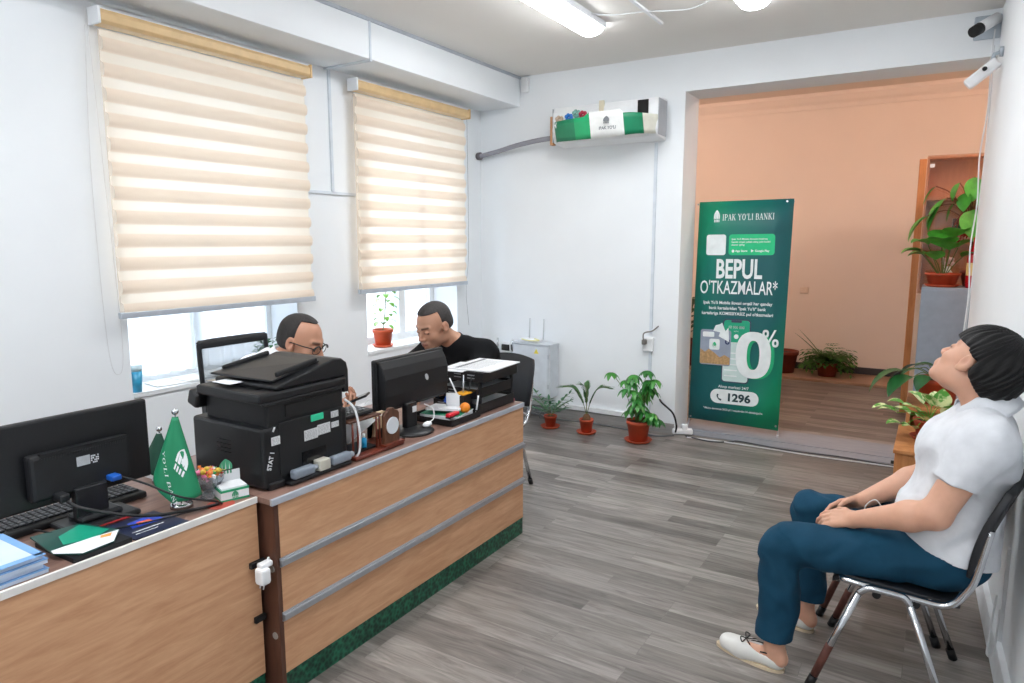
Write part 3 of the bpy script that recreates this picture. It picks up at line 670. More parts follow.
# ---------------- glass bowl with candies
t = thing('candy_bowl', 'clear faceted glass bowl full of wrapped candies beside the flag', 'bowl', (-2.12, 1.425, ZD))
prof = [(0, .004), (.030, .004), (.034, 0), (.030, .012), (.018, .02), (.034, .035), (.048, .06), (.052, .085), (.049, .085), (.045, .06), (.03, .04), (0, .03)]
part('glass_body', B().lathe(prof, (-2.12, 1.425, ZD), n=14, smooth=False), pm('bowl_glass', (225, 232, 238), .05, trans=.85, spec=.8), t)
def candy_b():
    b = B().sph((0, 0, 0), .010, 10, sc=(1.3, 1, 1))
    for s in (-1, 1): b.add([(s*.011, 0, 0), (s*.024, .008, .004), (s*.024, -.001, -.006), (s*.024, -.008, .005)], [(0, 1, 2), (0, 2, 3)])
    return b
cc = [('red', (206, 44, 60)), ('white', (236, 236, 236)), ('orange', (236, 130, 60)), ('green', (60, 170, 100)), ('pink', (226, 120, 160)), ('yellow', (232, 200, 80))]
protos = {}
for k in range(30):
    nm, c = cc[k % 6]; a = k*2.4; r = .036*math.sqrt((k % 15)/15); z = ZD+.075+.013*(k//15)+.004*(k % 3)
    if nm not in protos: o = mk('candy', candy_b(), pm(nm+'_wrapper', c, .3)); protos[nm] = o
    else: o = protos[nm].copy(); COL.objects.link(o)
    o.location = (-2.12+r*cos(a), 1.425+r*sin(a), z); o.rotation_euler = (a, .5*sin(k), a*1.7); tag(o, nm+' wrapped candy heaped in the clear glass bowl', 'candy', nm+' candies in the glass bowl')
# note box
t = thing('note_box', 'white and green paper note box with arched logo back', 'note box', (-2.045, 1.465, ZD)); t.rotation_euler = (0, 0, 0)
Bx = frame((-2.05, 1.395, ZD), (.55, .835, 0), (0, 0, 1))
# box axes: local x along desk, local y towards room back, z up
def lb(x0, x1, y0, y1, z0, z1): 
    b = B().bb(x0, x1, y0, y1, z0, z1); b.v = [tuple(Bx @ Vector(v)) for v in b.v]; return b
Bx = Matrix.Translation((-2.03, 1.405, ZD)) @ Matrix.Rotation(R_(72), 4, 'Z')
part('tray', lb(0, .095, 0, .085, 0, .038), PAPER, t, bevel=.001)
for z in (0, .033): part('green_band', lb(-.0008, .0958, -.0008, .0858, z, z+.007), pm('band_green', (20, 140, 95), .5), t)
part('note_sheets', lb(.004, .091, .004, .081, .038, .046), PAPER, t)
part('back_card', lb(0, .095, .085, .088, 0, .082), PAPER, t)
b = B(); Mx = Bx @ Matrix(((1, 0, 0, .047), (0, 0, -1, .084), (0, 1, 0, .072), (0, 0, 0, 1))); dome_logo(Mx, .045, .055, b, 0, 1, .0006)
part('logo_arch', b, [pm('logo_green', (60, 150, 110), .5), PAPER], t)
b = B(); Mx = Bx @ Matrix(((1, 0, 0, .047), (0, 0, -1, -.0012), (0, 1, 0, .008), (0, 0, 0, 1))); dome_logo(Mx, .022, .026, b, 0, 1, .0006)
part('logo_small', b, [pm('logo_green', (60, 150, 110), .5), PAPER], t)
b = B().bb(-2.52, -2.40, 1.42, 1.535, ZD, ZD+.05); single('paper_stack', b, PAPER, 'small stack of white paper between flag and black printer', 'paper', (-2.45, 1.48, ZD), bevel=.002)

# ---------------- printer
t = thing('printer', 'big black multifunction printer standing on the reception desk', 'printer', (-2.18, 1.76, ZD))
px0, px1, py0, py1 = -2.385, -1.985, 1.548, 1.962
part('lower_body', B().rbox((-2.185, 1.755, ZD+.118), (px1-px0, py1-py0, .225), .012), BLACK, t)
part('upper_body', B().rbox((-2.165, 1.765, 1.035), (.345, .375, .11), .01), BLACKM, t)
o = part('scanner', B().rbox((-2.166, 1.756, 1.098), (.366, .420, .038), .010), BLACK, t)
part('paper_guide', B().bb(-2.36, -2.06, 1.60, 1.80, 1.1195, 1.1215), GLOSSB, o)
part('control_panel', B().rbox((-2.365, 1.60, 1.06), (.06, .12, .06), .01, rot=Matrix.Rotation(R_(20), 3, 'Y')), BLACK, t)
# document feeder: raised block at the far side, sloping tray toward us
f = part('document_feeder', B().prism([(1.62, 1.119), (1.78, 1.119), (1.955, 1.119), (1.955, 1.05), (1.984, 1.05), (1.984, 1.14), (1.975, 1.172), (1.95, 1.190), (1.91, 1.194), (1.78, 1.166), (1.62, 1.132)], .345, Matrix(((0, 0, 1, -2.335), (1, 0, 0, 0), (0, 1, 0, 0), (0, 0, 0, 1)))), BLACK, t, bevel=.008)
b = B(); b.add([(-2.33, 1.60, 1.156), (-2.03, 1.64, 1.148), (-2.03, 1.87, 1.190), (-2.33, 1.87, 1.190), (-2.33, 1.60, 1.148), (-2.03, 1.64, 1.140), (-2.03, 1.87, 1.178), (-2.33, 1.87, 1.178)], [(0, 1, 2, 3), (7, 6, 5, 4), (0, 4, 5, 1), (1, 5, 6, 2), (3, 2, 6, 7), (0, 3, 7, 4)])
part('feeder_tray', b, BLACK, f, bevel=.003)
for gx, gl_ in ((-2.035, .20), (-2.325, .22)): part('tray_guide', B().rbox((gx, 1.76, 1.180), (.016, gl_, .020), .006, rot=Matrix.Rotation(R_(8), 3, 'X')), BLACKM, f)
part('loaded_sheet', B().box((-2.22, 1.60, 1.132), (.10, .07, .002)), PAPER, o)
b = B().bb(px1-.002, px1+.004, 1.62, 1.93, .80, 1.0); part('rear_door', b, BLACKM, t, bevel=.004)
part('output_slot', B().bb(-2.0, -1.9875, 1.66, 1.93, 1.015, 1.06), pm('deep_black', (6, 6, 8), .6), t)
part('slot_rail', B().rbox((-1.985, 1.755, 1.078), (.012, .40, .012), .004), BLACK, t)
part('door_recess', B().bb(px1+.003, px1+.006, 1.72, 1.84, .815, .865), GLOSSB, t)
part('green_tag', B().rbox((px1+.006, 1.80, .985), (.006, .062, .026), .004), pm('mint_tag', (46, 196, 150), .4), t)
def lab(y0_, y1_, z0_, z1_, nm='sticker', seed=0):
    s = part(nm, B().bb(px1+.003, px1+.0058, y0_, y1_, z0_, z1_), pm('label_paper', (214, 216, 218), .5), t)
    rr = random.Random(seed); b = B(); z = z1_-.005
    while z > z0_+.003:
        y = y0_+.003
        while y < y1_-.006:
            w = rr.uniform(.004, .012); b.bb(px1+.0058, px1+.0061, y, min(y+w, y1_-.003), z-.0012, z); y += w+rr.uniform(.002, .006)
        z -= .0052
    part('fine_print', b, pm('print_grey', (110, 112, 116), .6), s)
lab(1.735, 1.80, .905, .945, seed=1); lab(1.80, 1.865, .912, .952, seed=2); lab(1.872, 1.91, .925, .947, seed=3); lab(1.872, 1.91, .965, .99, seed=4); lab(1.585, 1.622, .925, .955, seed=5)
Mx = frame((px1+.0015, 1.578, .835), (0, .30, 1), (1, 0, 0))
b = text_b('STAT 1', Mx, .026, bold=.0006, sx=.85); part('hand_marking', b, PAPER, t)
part('white_tick', B().box((px1+.001, 1.60, .982), (.003, .006, .018), rot=Matrix.Rotation(R_(-30), 3, 'X')), PAPER, t)
part('side_vents', B().bb(-2.24, -2.16, py0-.0015, py0+.001, .925, .928).bb(-2.24, -2.16, py0-.0015, py0+.001, .910, .913).bb(-2.24, -2.16, py0-.0015, py0+.001, .895, .898).bb(-2.24, -2.16, py0-.0015, py0+.001, .88, .883), GLOSSB, t)
part('base_flap', B().rbox((-1.972, 1.79, ZD+.01), (.05, .31, .016), .006), BLACK, t)
part('base_foot', B().rbox((-1.99, 1.60, ZD+.014), (.03, .07, .028), .006), BLACKM, t)
for ya, yb, nm in ((1.655, 1.755, 'pale grey toner bottle lying at the printer foot, nearer the note box'), (1.845, 1.945, 'pale grey toner bottle lying at the printer foot, nearer the desk clock')):
    tt = thing('toner_bottle', nm, 'toner bottle', (-1.962, (ya+yb)/2, ZD+.018))
    part('bottle_body', B().rbox((-1.962, (ya+yb)/2, ZD+.037), (.034, yb-ya, .036), .009), pm('grey_toner', (128, 138, 150), .4), tt)
    part('bottle_cap', B().cyl((-1.962, yb, ZD+.037), (-1.962, yb+.018, ZD+.037), .011), pm('grey_cap2', (156, 162, 170), .4), tt)
single('tape_roll_box', B().rbox((-1.962, 1.80, ZD+.040), (.038, .055, .042), .004), pm('beige_box', (190, 188, 176), .6), 'small beige box between the two toner bottles at the printer foot', 'box', (-1.962, 1.80, ZD+.018))
cord([(-2.0, 1.965, 1.02), (-1.965, 1.985, .98), (-1.955, 2.0, .88), (-1.96, 2.0, .80), (-1.975, 1.985, ZD+.006)], .005, 'thick white cord running down the printer corner beside the organizer', WCORD, 'printer_cable')

# ---------------- wooden desk organizer with round mirror clock
t = thing('desk_organizer', 'dark red wooden desk organizer with shelf and thin posts', 'organizer', (-2.05, 2.10, ZD))
part('organizer_base', B().rbox((-2.03, 2.12, ZD+.009), (.16, .30, .016), .006), REDW, t)
part('organizer_shelf', B().rbox((-2.05, 2.07, ZD+.155), (.13, .19, .010), .004), DARKW, t)
for x, y in ((-1.985, 1.99), (-1.985, 2.02), (-1.985, 2.13), (-1.985, 2.15), (-2.11, 1.99), (-2.11, 2.15)): part('post', B().cyl((x, y, ZD+.016), (x, y, ZD+.15), .0045, n=8), REDW, t)
part('inner_tray', B().bb(-2.10, -1.99, 2.0, 2.14, ZD+.017, ZD+.024), BLACKM, t)
t = thing('desk_clock', 'carved wooden desk clock with a white round face beside the organizer', 'clock', (-1.965, 2.19, ZD+.017))
b = B().prism([(0, 0), (.095, 0), (.095, .13), (.085, .145), (.07, .148), (.06, .16), (.035, .16), (.025, .148), (.01, .145), (0, .13)], .018, Matrix(((0, 0, 1, -1.978), (1, 0, 0, 2.155), (0, 1, 0, ZD+.017), (0, 0, 0, 1))))
part('clock_case', b, wood('walnut_carved', (70, 42, 30), (110, 72, 52), (10, 10, 3)), t, bevel=.003)
part('clock_face', B().cyl((-1.962, 2.203, ZD+.10), (-1.955, 2.203, ZD+.10), .037, n=32), pm('pale_dial', (222, 228, 234), .3), t)
part('clock_foot', B().bb(-1.985, -1.945, 2.145, 2.265, ZD+.0165, ZD+.025), REDW, t)
t = thing('glue_bottle', 'small light blue bottle standing inside the wooden organizer', 'bottle', (-2.01, 2.08, ZD+.024))
part('bottle_body', B().lathe([(0, 0), (.011, 0), (.011, .035), (.006, .045), (0, .045)], (-2.01, 2.08, ZD+.0245)), pm('sky_blue', (40, 160, 214), .35), t)
part('bottle_cap', B().cyl((-2.01, 2.08, ZD+.069), (-2.01, 2.08, ZD+.085), .006, n=10), WHITEP, t)
t = thing('calculator', 'black desk calculator with grey keys on the organizer shelf', 'calculator', (-2.07, 2.06, ZD+.16))
part('calculator_body', B().rbox((-2.07, 2.06, ZD+.172), (.12, .17, .016), .004), BLACKM, t)
b = B()
for i in range(4):
    for j in range(6): b.rbox((-2.11+i*.024, 2.0+j*.022, ZD+.182), (.016, .014, .006), .002, 1)
part('calculator_keys', b, pm('key_grey', (112, 114, 116), .5), t)
labp = ['white paper sheet propped steeply behind the wooden organizer', 'white paper sheet lying lower behind the organizer under the phone']
for k, (c, d, rx) in enumerate((((-2.17, 2.12, .885), (.16, .24, .003), -24), ((-2.16, 2.16, .82), (.18, .24, .003), -14))):
    single('paper_sheet', B().box(c, d, rot=Matrix.Rotation(R_(rx), 3, 'Y') @ Matrix.Rotation(R_(18), 3, 'X')), PAPER, labp[k], 'paper', (c[0], c[1], c[2]-.05))
t = thing('card_holder', 'black card holder with cream cards between clock and monitor stand', 'card holder', (-2.06, 2.28, ZD))
part('holder_frame', B().bb(-2.13, -2.0, 2.225, 2.33, ZD, ZD+.01).bb(-2.13, -2.125, 2.225, 2.33, ZD, ZD+.09).bb(-2.07, -2.065, 2.225, 2.33, ZD+.01, ZD+.06), BLACKM, t)
for x, h in ((-2.10, .12), (-2.035, .085)): part('card', B().box((x, 2.28, ZD+.01+h/2), (.014, .085, h), rot=Matrix.Rotation(R_(8), 3, 'Y')), pm('cream_card', (226, 204, 170), .7), t)

# ---------------- right monitor
t = thing('monitor', 'black monitor seen from behind with silver oval logo, nearer the papers', 'monitor', (-2.06, 2.45, ZD))
xm = -2.13; a0, a1, z0, z1 = 2.275, 2.775, .868, 1.118
Rm = Matrix.Rotation(R_(-3), 3, 'Y')
def scr(u, v):
    return (xm+.0, a0+u*(a1-a0), z0+v*(z1-z0))
b = B().rbox((xm, (a0+a1)/2, (z0+z1)/2), (.03, a1-a0, z1-z0), .008)
part('screen_casing', b, GLOSSB if False else BLACK, t)
prof = [(0, .01), (.012, .0), (.035, .02), (.045, .08), (.045, .16), (.030, .205), (.012, .235), (0, .24)]
part('rear_shell', B().prism(prof, (a1-a0)-.03, Matrix(((1, 0, 0, xm+.012), (0, 0, 1, a0+.015), (0, 1, 0, z0+.003), (0, 0, 0, 1)))), BLACKM, t, bevel=.006)
part('screen', B().bb(xm-.0165, xm-.0152, a0+.015, a1-.015, z0+.02, z1-.015), GLOSSB, t)
bb_ = B().prism(ellipse(0, 0, .011, .017), .002, frame((xm+.0575, 2.585, 1.0), (0, 1, .5), (1, 0, 0))); part('logo', bb_, pm('silver_logo', (200, 204, 208), .5), t, label='silver oval logo')
part('stand_neck', B().rbox((xm+.055, 2.455, .835), (.035, .075, .13), .008), BLACK, t)
part('neck_sticker', B().bb(xm+.073, xm+.0742, 2.455, 2.485, .852, .880), PAPER, t)
part('stand_base', B().lathe([(0, 0), (.105, 0), (.105, .008), (.09, .016), (.04, .022), (0, .022)], (-2.055, 2.445, ZD), n=36), BLACK, t)
t = thing('computer_mouse', 'white computer mouse lying on the round monitor foot', 'mouse', (-2.005, 2.50, ZD+.016))
part('mouse_body', B().sph((-2.005, 2.50, ZD+.030), .03, 16, sc=(.55, 1, .45)), WHITEP, t)
cord([(-2.02, 2.53, ZD+.03), (-2.03, 2.58, .80), (-2.05, 2.60, .84), (-2.07, 2.56, .87)], .003, 'thin white cable looping up from the mouse to the monitor', WCORD, 'mouse_cable')

# ---------------- letter tray tower and flat tray
def tray(x0, x1, y0, y1, z0, h, par, nm='tray'):
    b = B(); w = .004
    b.bb(x0, x1, y0, y1, z0, z0+.004).bb(x0, x0+w, y0, y1, z0, z0+h).bb(x1-w, x1, y0, y1, z0, z0+h).bb(x0+w, x1-w, y1-w, y1, z0, z0+h).bb(x0+w, x1-w, y0, y0+w, z0, z0+h)
    for k in range(9): b.bb(x0+.03+k*(x1-x0-.05)/9, x0+.032+k*(x1-x0-.05)/9, y0+w, y1-w, z0+.004, z0+.006)
    return part(nm, b, BLACK, par, bevel=.0015)
t = thing('letter_tray', 'three-tier black letter tray tower at the far end of the desk', 'letter tray', (-2.10, 3.02, ZD))
lv = [(ZD+.004, 0), (ZD+.085, -.01), (ZD+.165, .02)]
for z0, sh in lv: tray(-2.25+sh*.5, -1.955+sh*.5, 2.86+sh, 3.205+sh, z0, .052, t)
for x, y in ((-1.962, 2.88), (-1.962, 3.19), (-2.24, 2.88), (-2.24, 3.19)): part('post', B().bb(x-.006, x+.006, y-.008, y+.008, ZD+.004, ZD+.17), BLACKM, t)
b = B()
for z0, sh in lv:
    for k in range(3):
        for r_ in range(2): b.bb(-2.22+sh*.5+k*.085, -2.175+sh*.5+k*.085, 2.8588+sh, 2.8595+sh, z0+.034-r_*.016, z0+.039-r_*.016)
part('embossed_marks', b, pm('embossed_grey', (150, 152, 156), .5), t)
labq = ['white papers in the lowest letter tray', 'grey papers in the middle letter tray', 'white printed form on top of the letter tray tower', 'second white sheet on top of the tower, nearer the monitor']
GP = pm('grey_paper', (176, 180, 184), .7)
specs = [((-2.10, 3.03, ZD+.03), (.24, .31, .03), 0, PAPER), ((-2.10, 3.03, ZD+.112), (.24, .31, .026), 0, GP), ((-2.06, 3.07, ZD+.222), (.26, .34, .006), 4, PAPER), ((-2.15, 2.98, ZD+.217), (.15, .27, .003), 8, PAPER)]
for (c, d, a, m_), l in zip(specs, labq):
    tt = thing('paper_sheet', l, 'paper', (c[0], c[1], c[2]-d[2]/2)); part('sheet', B().box(c, d, rot=Matrix.Rotation(R_(a), 3, 'Z')), m_, tt)
    if l.startswith('white printed'):
        b = B()
        for k in range(14): b.box((c[0]-.03+.003*(k % 3), c[1]-.14+k*.02, c[2]+.0034), (.15, .002, .0004), rot=Matrix.Rotation(R_(a), 3, 'Z'))
        b.box((c[0]-.085, c[1], c[2]+.0034), (.022, .31, .0004), rot=Matrix.Rotation(R_(a), 3, 'Z'))
        part('printed_lines', b, pm('print_grey', (110, 112, 116), .6), tt)
t = thing('document_tray', 'flat black document tray with papers in front of the pen holder', 'tray', (-2.06, 2.76, ZD))
tray(-2.20, -1.935, 2.60, 2.845, ZD+.002, .03, t, 'tray_body')
c = (-2.06, 2.73, ZD+.018)
tt = thing('paper_bundle', 'bundle of white papers with a green edge lying in the flat tray', 'paper', (-2.06, 2.74, ZD+.008))
part('sheets', B().box((-2.065, 2.735, ZD+.022), (.21, .19, .028), rot=Matrix.Rotation(R_(12), 3, 'Z')), PAPER, tt)
part('green_edge', B().box((-2.065, 2.735, ZD+.037), (.205, .185, .003), rot=Matrix.Rotation(R_(12), 3, 'Z')), BGREEN, tt)
part('top_sheet', B().box((-2.075, 2.745, ZD+.052), (.17, .17, .012), rot=Matrix.Rotation(R_(20), 3, 'Z') @ Matrix.Rotation(R_(-6), 3, 'X')), PAPER, tt)
t = thing('stapler', 'small red plastic stapler lying on the flat tray edge', 'stapler', (-1.985, 2.66, ZD+.03))
part('stapler_body', B().rbox((-1.975, 2.66, ZD+.048), (.03, .085, .018), .007), pm('bright_red', (206, 26, 44), .3), t)
part('stapler_base', B().rbox((-1.975, 2.66, ZD+.037), (.026, .085, .008), .003), BLACKM, t)
t = thing('pen_holder', 'black pen holder with a yellow rim standing before the letter trays', 'pen holder', (-2.035, 2.815, ZD+.034))
hx, hy, hz = -2.02, 2.815, ZD+.036
part('holder_body', B().rbox((hx, hy, hz+.04), (.06, .07, .078), .006), BLACK, t)
part('yellow_rim', B().rbox((hx, hy, hz+.083), (.064, .074, .008), .003), pm('amber', (226, 160, 36), .35), t)
single('orange_ball', B().sph((-1.975, 2.765, ZD+.058), .027, 20), pm('orange_rubber', (226, 130, 24), .4), 'shiny orange ball leaning against the black pen holder', 'ball', (-1.975, 2.765, ZD+.031))
for k, (dx, dy, tx, ty, h, m_, l) in enumerate(((-.01, -.02, -.02, -.055, .08, WHITEP, 'white pen leaning left in the black pen holder'), (0, .0, -.005, .01, .085, ALU, 'grey pen standing upright in the black pen holder'), (.01, .02, .0, .04, .07, BLACKM, 'black pen leaning right in the black pen holder'))):
    b = B().cyl((hx+dx, hy+dy, hz+.05), (hx+dx+tx, hy+dy+ty, hz+.09+h), .0045, .0035, n=10)
    single('pen', b, m_, l, 'pen', (hx+dx, hy+dy, hz+.05))
single('pen', B().cyl((-1.962, 2.842, ZD+.008), (-1.958, 2.860, ZD+.105), .0045, n=10), WHITEP, 'white pen standing outside the holder against the letter tray', 'pen', (-1.96, 2.85, ZD))
single('blue_clip', B().box((-2.10, 2.79, ZD+.075), (.012, .05, .03), rot=Matrix.Rotation(R_(-35), 3, 'X')), pm('clip_blue', (24, 84, 190), .4), 'blue paper clip on the papers beside the pen holder', 'clip', (-2.10, 2.79, ZD+.06))
single('notepad', B().box((-2.05, 2.775, ZD+.085), (.08, .012, .075), rot=Matrix.Rotation(R_(20), 3, 'Z')), PAPER, 'small white notepad propped upright against the pen holder', 'notepad', (-2.05, 2.775, ZD+.047), bevel=.002)
single('pink_eraser', B().rbox((-1.975, 3.213+.0, ZD+.011), (.03, .02, .022), .004), pm('pink_rubber', (190, 96, 110), .6), 'small pink eraser at the far desk corner behind the letter trays', 'eraser', (-1.975, 3.213, ZD))

# ---------------- chairs
CHB = pm('chair_black_plastic', (30, 32, 37), .45, var=.1, bump=.1)
TAPE = pm('brown_tape', (96, 54, 44), .7, var=.25, scale=30, bump=.5)
def visitor_chair(label, loc, rz, taped=True):
    t = thing('visitor_chair', label, 'chair', loc, rz, None)
    # local: faces +y
    prof = lambda u, v: ((u-.5)*.42*(1-.06*v), .20-.40*v, .455+.012*cos(pi*(u-.5)*1.0)-.02*v-.018*max(0, .18-v)/.18*1)
    b = B()
    n = 12; top = [[None]*(n+1) for _ in range(n+1)]
    def seat_z(x, y): return .452-.018*(1-(x/.21)**2)*.6-.020*(.18-y)/.36
    vs = []
    for lay in (0, 1):
        for j in range(n+1):
            for i in range(n+1):
                y = .21-.40*j/n; w = .205-.02*(j/n)**2; r = 1-.10*max(0, abs(2*j/n-1)**6); x = (2*i/n-1)*w*r
                fr = .028*max(0, (y-.15)/.06)**2
                vs.append((x, y, seat_z(x, y)-fr-(.022 if lay else 0)))
    fs = []; N1 = (n+1)**2
    for j in range(n):
        for i in range(n):
            a = j*(n+1)+i; fs.append((a, a+n+1, a+n+2, a+1)); fs.append((N1+a, N1+a+1, N1+a+n+2, N1+a+n+1))
    for k in range(n):
        fs += [(k, k+1, N1+k+1, N1+k), (n*(n+1)+k+1, n*(n+1)+k, N1+n*(n+1)+k, N1+n*(n+1)+k+1), ((k+1)*(n+1), k*(n+1), N1+k*(n+1), N1+(k+1)*(n+1)), (k*(n+1)+n, (k+1)*(n+1)+n, N1+(k+1)*(n+1)+n, N1+k*(n+1)+n)]
    b.add(vs, fs, 0, True); part('seat', b, CHB, t, False, bevel=.004)
    def backf(u, v, off):
        x = (u-.5)*.45*(1-.10*abs(2*v-1)**3); z = .535+.315*v+.02*(1-(2*u-1)**2)*v; y = -.205-.085*v-.045*(1-(2*u-1)**2)+.02*sin(pi*v)+off
        return (x, y, z)
    g = B().grid(lambda u, v: backf(u, v, 0), 14, 10); o = part('backrest', g, CHB, t, False); md = o.modifiers.new('thick', 'SOLIDIFY'); md.thickness = .026; md.offset = 0
    bev(o, .006)
    def leg(s, fy, ty, taped_):
        l = part('leg', B().tube([(s*.243, fy, .012), (s*.232, ty, .405)], .0125, 10), CHROME, t, False)
        part('foot_cap', B().tube([(s*.2435, fy*1.01, 0), (s*.2415, fy+(ty-fy)*.09, .04)], .016, 10), BLACKM, l, False)
        if taped_: part('tape_wrap', B().tube([(s*.2425, fy+(ty-fy)*.10, .045), (s*.2385, fy+(ty-fy)*.42, .18)], .0145, 10), TAPE, l, False, label='brown tape wrapped around the leg')
    for s in (-1, 1):
        leg(s, .255, .115, taped); leg(s, -.19, -.045, False)
        part('side_rail', B().tube(spline([(s*.232, .115, .405), (s*.231, .09, .428), (s*.231, .05, .432), (s*.231, -.01, .430), (s*.231, -.03, .424), (s*.232, -.045, .405)], 5), .0125, 10), CHROME, t, False)
        part('seat_tube', B().tube(spline([(s*.16, .17, .425), (s*.20, .175, .432), (s*.214, .13, .432), (s*.214, -.05, .424), (s*.214, -.15, .428), (s*.216, -.20, .49), (s*.216, -.225, .56), (s*.214, -.25, .72)], 6), .0125, 10), CHROME, t, False)
        for ky in (.06, -.06): part('knob', B().cyl((s*.205, ky, .408), (s*.225, ky, .408), .014, n=12), BLACKM, t, False)
    part('cross_bar', B().cyl((-.214, .10, .425), (.214, .10, .425), .010, n=10), CHROME, t, False)
    part('cross_bar', B().cyl((-.214, -.10, .418), (.214, -.10, .418), .010, n=10), CHROME, t, False)
    return t
visitor_chair('black visitor chair with chrome legs holding the young man in white', (-.03, 2.85, 0), R_(88))
visitor_chair('empty black visitor chair beyond the seated young man, mostly hidden', (-.07, 3.40, 0), R_(88))
visitor_chair('black visitor chair of the man in black at the far desk end', (-2.515, 3.76, 0), R_(180), False)
# mesh office chair
t = thing('office_chair', 'black framed mesh office chair behind the printer by the window', 'office chair', (-2.735, 2.165, 0), R_(-90))
def oc(name, b, m, **k): return part(name, b, m, t, False, **k)
w = .19
ring = spline([(-w, -.20, .93), (-w, -.215, 1.15), (-w+.02, -.217, 1.172), (0, -.222, 1.175), (w-.02, -.217, 1.172), (w, -.215, 1.15), (w, -.20, .93)], 5)
oc('back_frame', B().tube(ring, .012, 8).cyl((-w, -.205, .955), (w, -.205, .955), .012).cyl((-w, -.20, .55), (-w, -.203, .95), .012).cyl((w, -.20, .55), (w, -.203, .95), .012).rbox((0, -.215, 1.16), (2*w, .02, .035), .008), BLACKM)
oc('back_mesh', B().bb(-w, w, -.213, -.210, .955, 1.16), sheer('chair_mesh', (120, 124, 128), .62))
oc('lower_mesh', B().bb(-w, w, -.206, -.203, .58, .945), sheer('chair_mesh_dark', (40, 42, 46), .25))
oc('corner_bolt', B().sph((w, -.22, 1.168), .013, 10).sph((-w, -.22, 1.168), .013, 10), CHROME)
oc('seat', B().rbox((0, .04, .48), (.46, .46, .07), .03, 3), BLACKM)
for s in (-1, 1): oc('armrest', B().tube(spline([(s*.24, -.1, .47), (s*.26, -.1, .66), (s*.26, .0, .68), (s*.26, .12, .67), (s*.24, .12, .5)], 5), .014, 8), BLACKM)
oc('gas_column', B().cyl((0, .03, .08), (0, .03, .45), .025), CHROME)
for k in range(5):
    a = 2*pi*k/5; l = oc('base_arm', B().tube([(0, .03, .10), (.28*cos(a), .03+.28*sin(a), .07)], [.022, .015], 8), BLACKM)
    part('caster', B().cyl((.28*cos(a)-.012, .03+.28*sin(a), .03), (.28*cos(a)+.012, .03+.28*sin(a), .03), .03, n=16), BLACKM, l, False)

# ---------------- banner stand
t = thing('banner_stand', 'tall green bank advertising banner on an X stand in the opening', 'banner', (-1.43, 6.03, 0))
TL = Vector((-1.80, 6.05, 1.985)); TRr = Vector((-1.03, 6.05, 1.992)); BLl = Vector((-1.815, 6.0, .075)); BRr = Vector((-1.045, 6.0, .065))
def bn_mat():
    m, nt, p = newmat('banner_print'); N = nt.nodes; L = nt.links
    tc = N.new('ShaderNodeTexCoord'); mp = N.new('ShaderNodeMapping'); mp.inputs['Rotation'].default_value = (0, R_(0), 0)
    L.new(tc.outputs['Object'], mp.inputs[0]); sp = N.new('ShaderNodeSeparateXYZ'); L.new(mp.outputs[0], sp.inputs[0])
    # printed diagonal blend: green, deep teal, green
    a = N.new('ShaderNodeMath'); a.operation = 'MULTIPLY_ADD'; a.inputs[1].default_value = .75; L.new(sp.outputs['X'], a.inputs[0])
    s_ = N.new('ShaderNodeMath'); s_.operation = 'MULTIPLY'; s_.inputs[1].default_value = -.36; L.new(sp.outputs['Z'], s_.inputs[0]); L.new(s_.outputs[0], a.inputs[2])
    b_ = N.new('ShaderNodeMath'); b_.operation = 'ADD'; b_.inputs[1].default_value = .86; L.new(a.outputs[0], b_.inputs[0])
    cr = N.new('ShaderNodeValToRGB'); e = cr.color_ramp.elements
    e[0].position = 0.; e[0].color = rgb(0, 140, 104); e[1].position = 1.; e[1].color = rgb(0, 146, 100)
    for pos, c in ((.14, (6, 122, 104)), (.45, (12, 90, 94)), (.72, (10, 98, 98)), (.9, (2, 132, 102))):
        x = e.new(pos); x.color = rgb(*c)
    L.new(b_.outputs[0], cr.inputs[0]); L.new(cr.outputs[0], p.inputs['Base Color']); p.inputs['Roughness'].default_value = .5
    return m
b = B().grid(lambda u, v: tuple((BLl.lerp(BRr, u)).lerp(TL.lerp(TRr, u), v)), 4, 8)
sheet = part('banner_sheet', b, bn_mat(), t); md = sheet.modifiers.new('thick', 'SOLIDIFY'); md.thickness = .002; md.offset = 1
ux = (TRr-TL).normalized(); vz = (TL-BLl).normalized(); nrm = ux.cross(vz); 
if nrm.y > 0: nrm = -nrm
BW, BH = .77, 1.91
BM = frame(tuple(BLl), ux, nrm)   # local x 0..BW, y 0..BH
def off(d): return BM @ Matrix.Translation((0, 0, d))
WH = pm('banner_white', (238, 244, 244), .5); MINT = pm('banner_mint', (22, 196, 130), .5); TEAL = pm('banner_teal', (14, 110, 98), .5)
def bt(txt, x, y, s, al='CENTER', sx=1., bold=0, m=None, nm='lettering', sp=1., d=.004, par=None):
    return part(nm, text_b(txt, off(d) @ Matrix.Translation((x, y, 0)), s, bold=bold, sx=sx, align=al, spacing=sp), m or WH, par or sheet)
def Y(px): return px  # heights in metres above the banner's foot
b = B(); dome_logo(off(0) @ Matrix.Translation((.185, 1.735, 0)), .05, .105, b, 0, 1, .004); part('emblem', b, [WH, TEAL], sheet)
b = B(); serif_text("IPAK YO'LI BANKI", off(0) @ Matrix.Translation((.232, 1.748, 0)), .052, b, 0, .004, .82); part('lettering', b, WH, sheet)
part('white_square', B().prism(roundrect(.165, .175, .02, x0=.105, y0=1.455), .002, off(.002)), WH, sheet)
o = part('mint_panel', B().prism(roundrect(.375, .175, .025, x0=.295, y0=1.455), .002, off(.002)), MINT, sheet)
for k, s in enumerate(("Ipak Yo'li Mobile ilovasini hoziroq", 'havola orqali yuklab oling yoki kodni', 'skaner qiling')): bt(s, .318, 1.583-k*.024, .0215, 'LEFT', bold=.0002, d=.005)
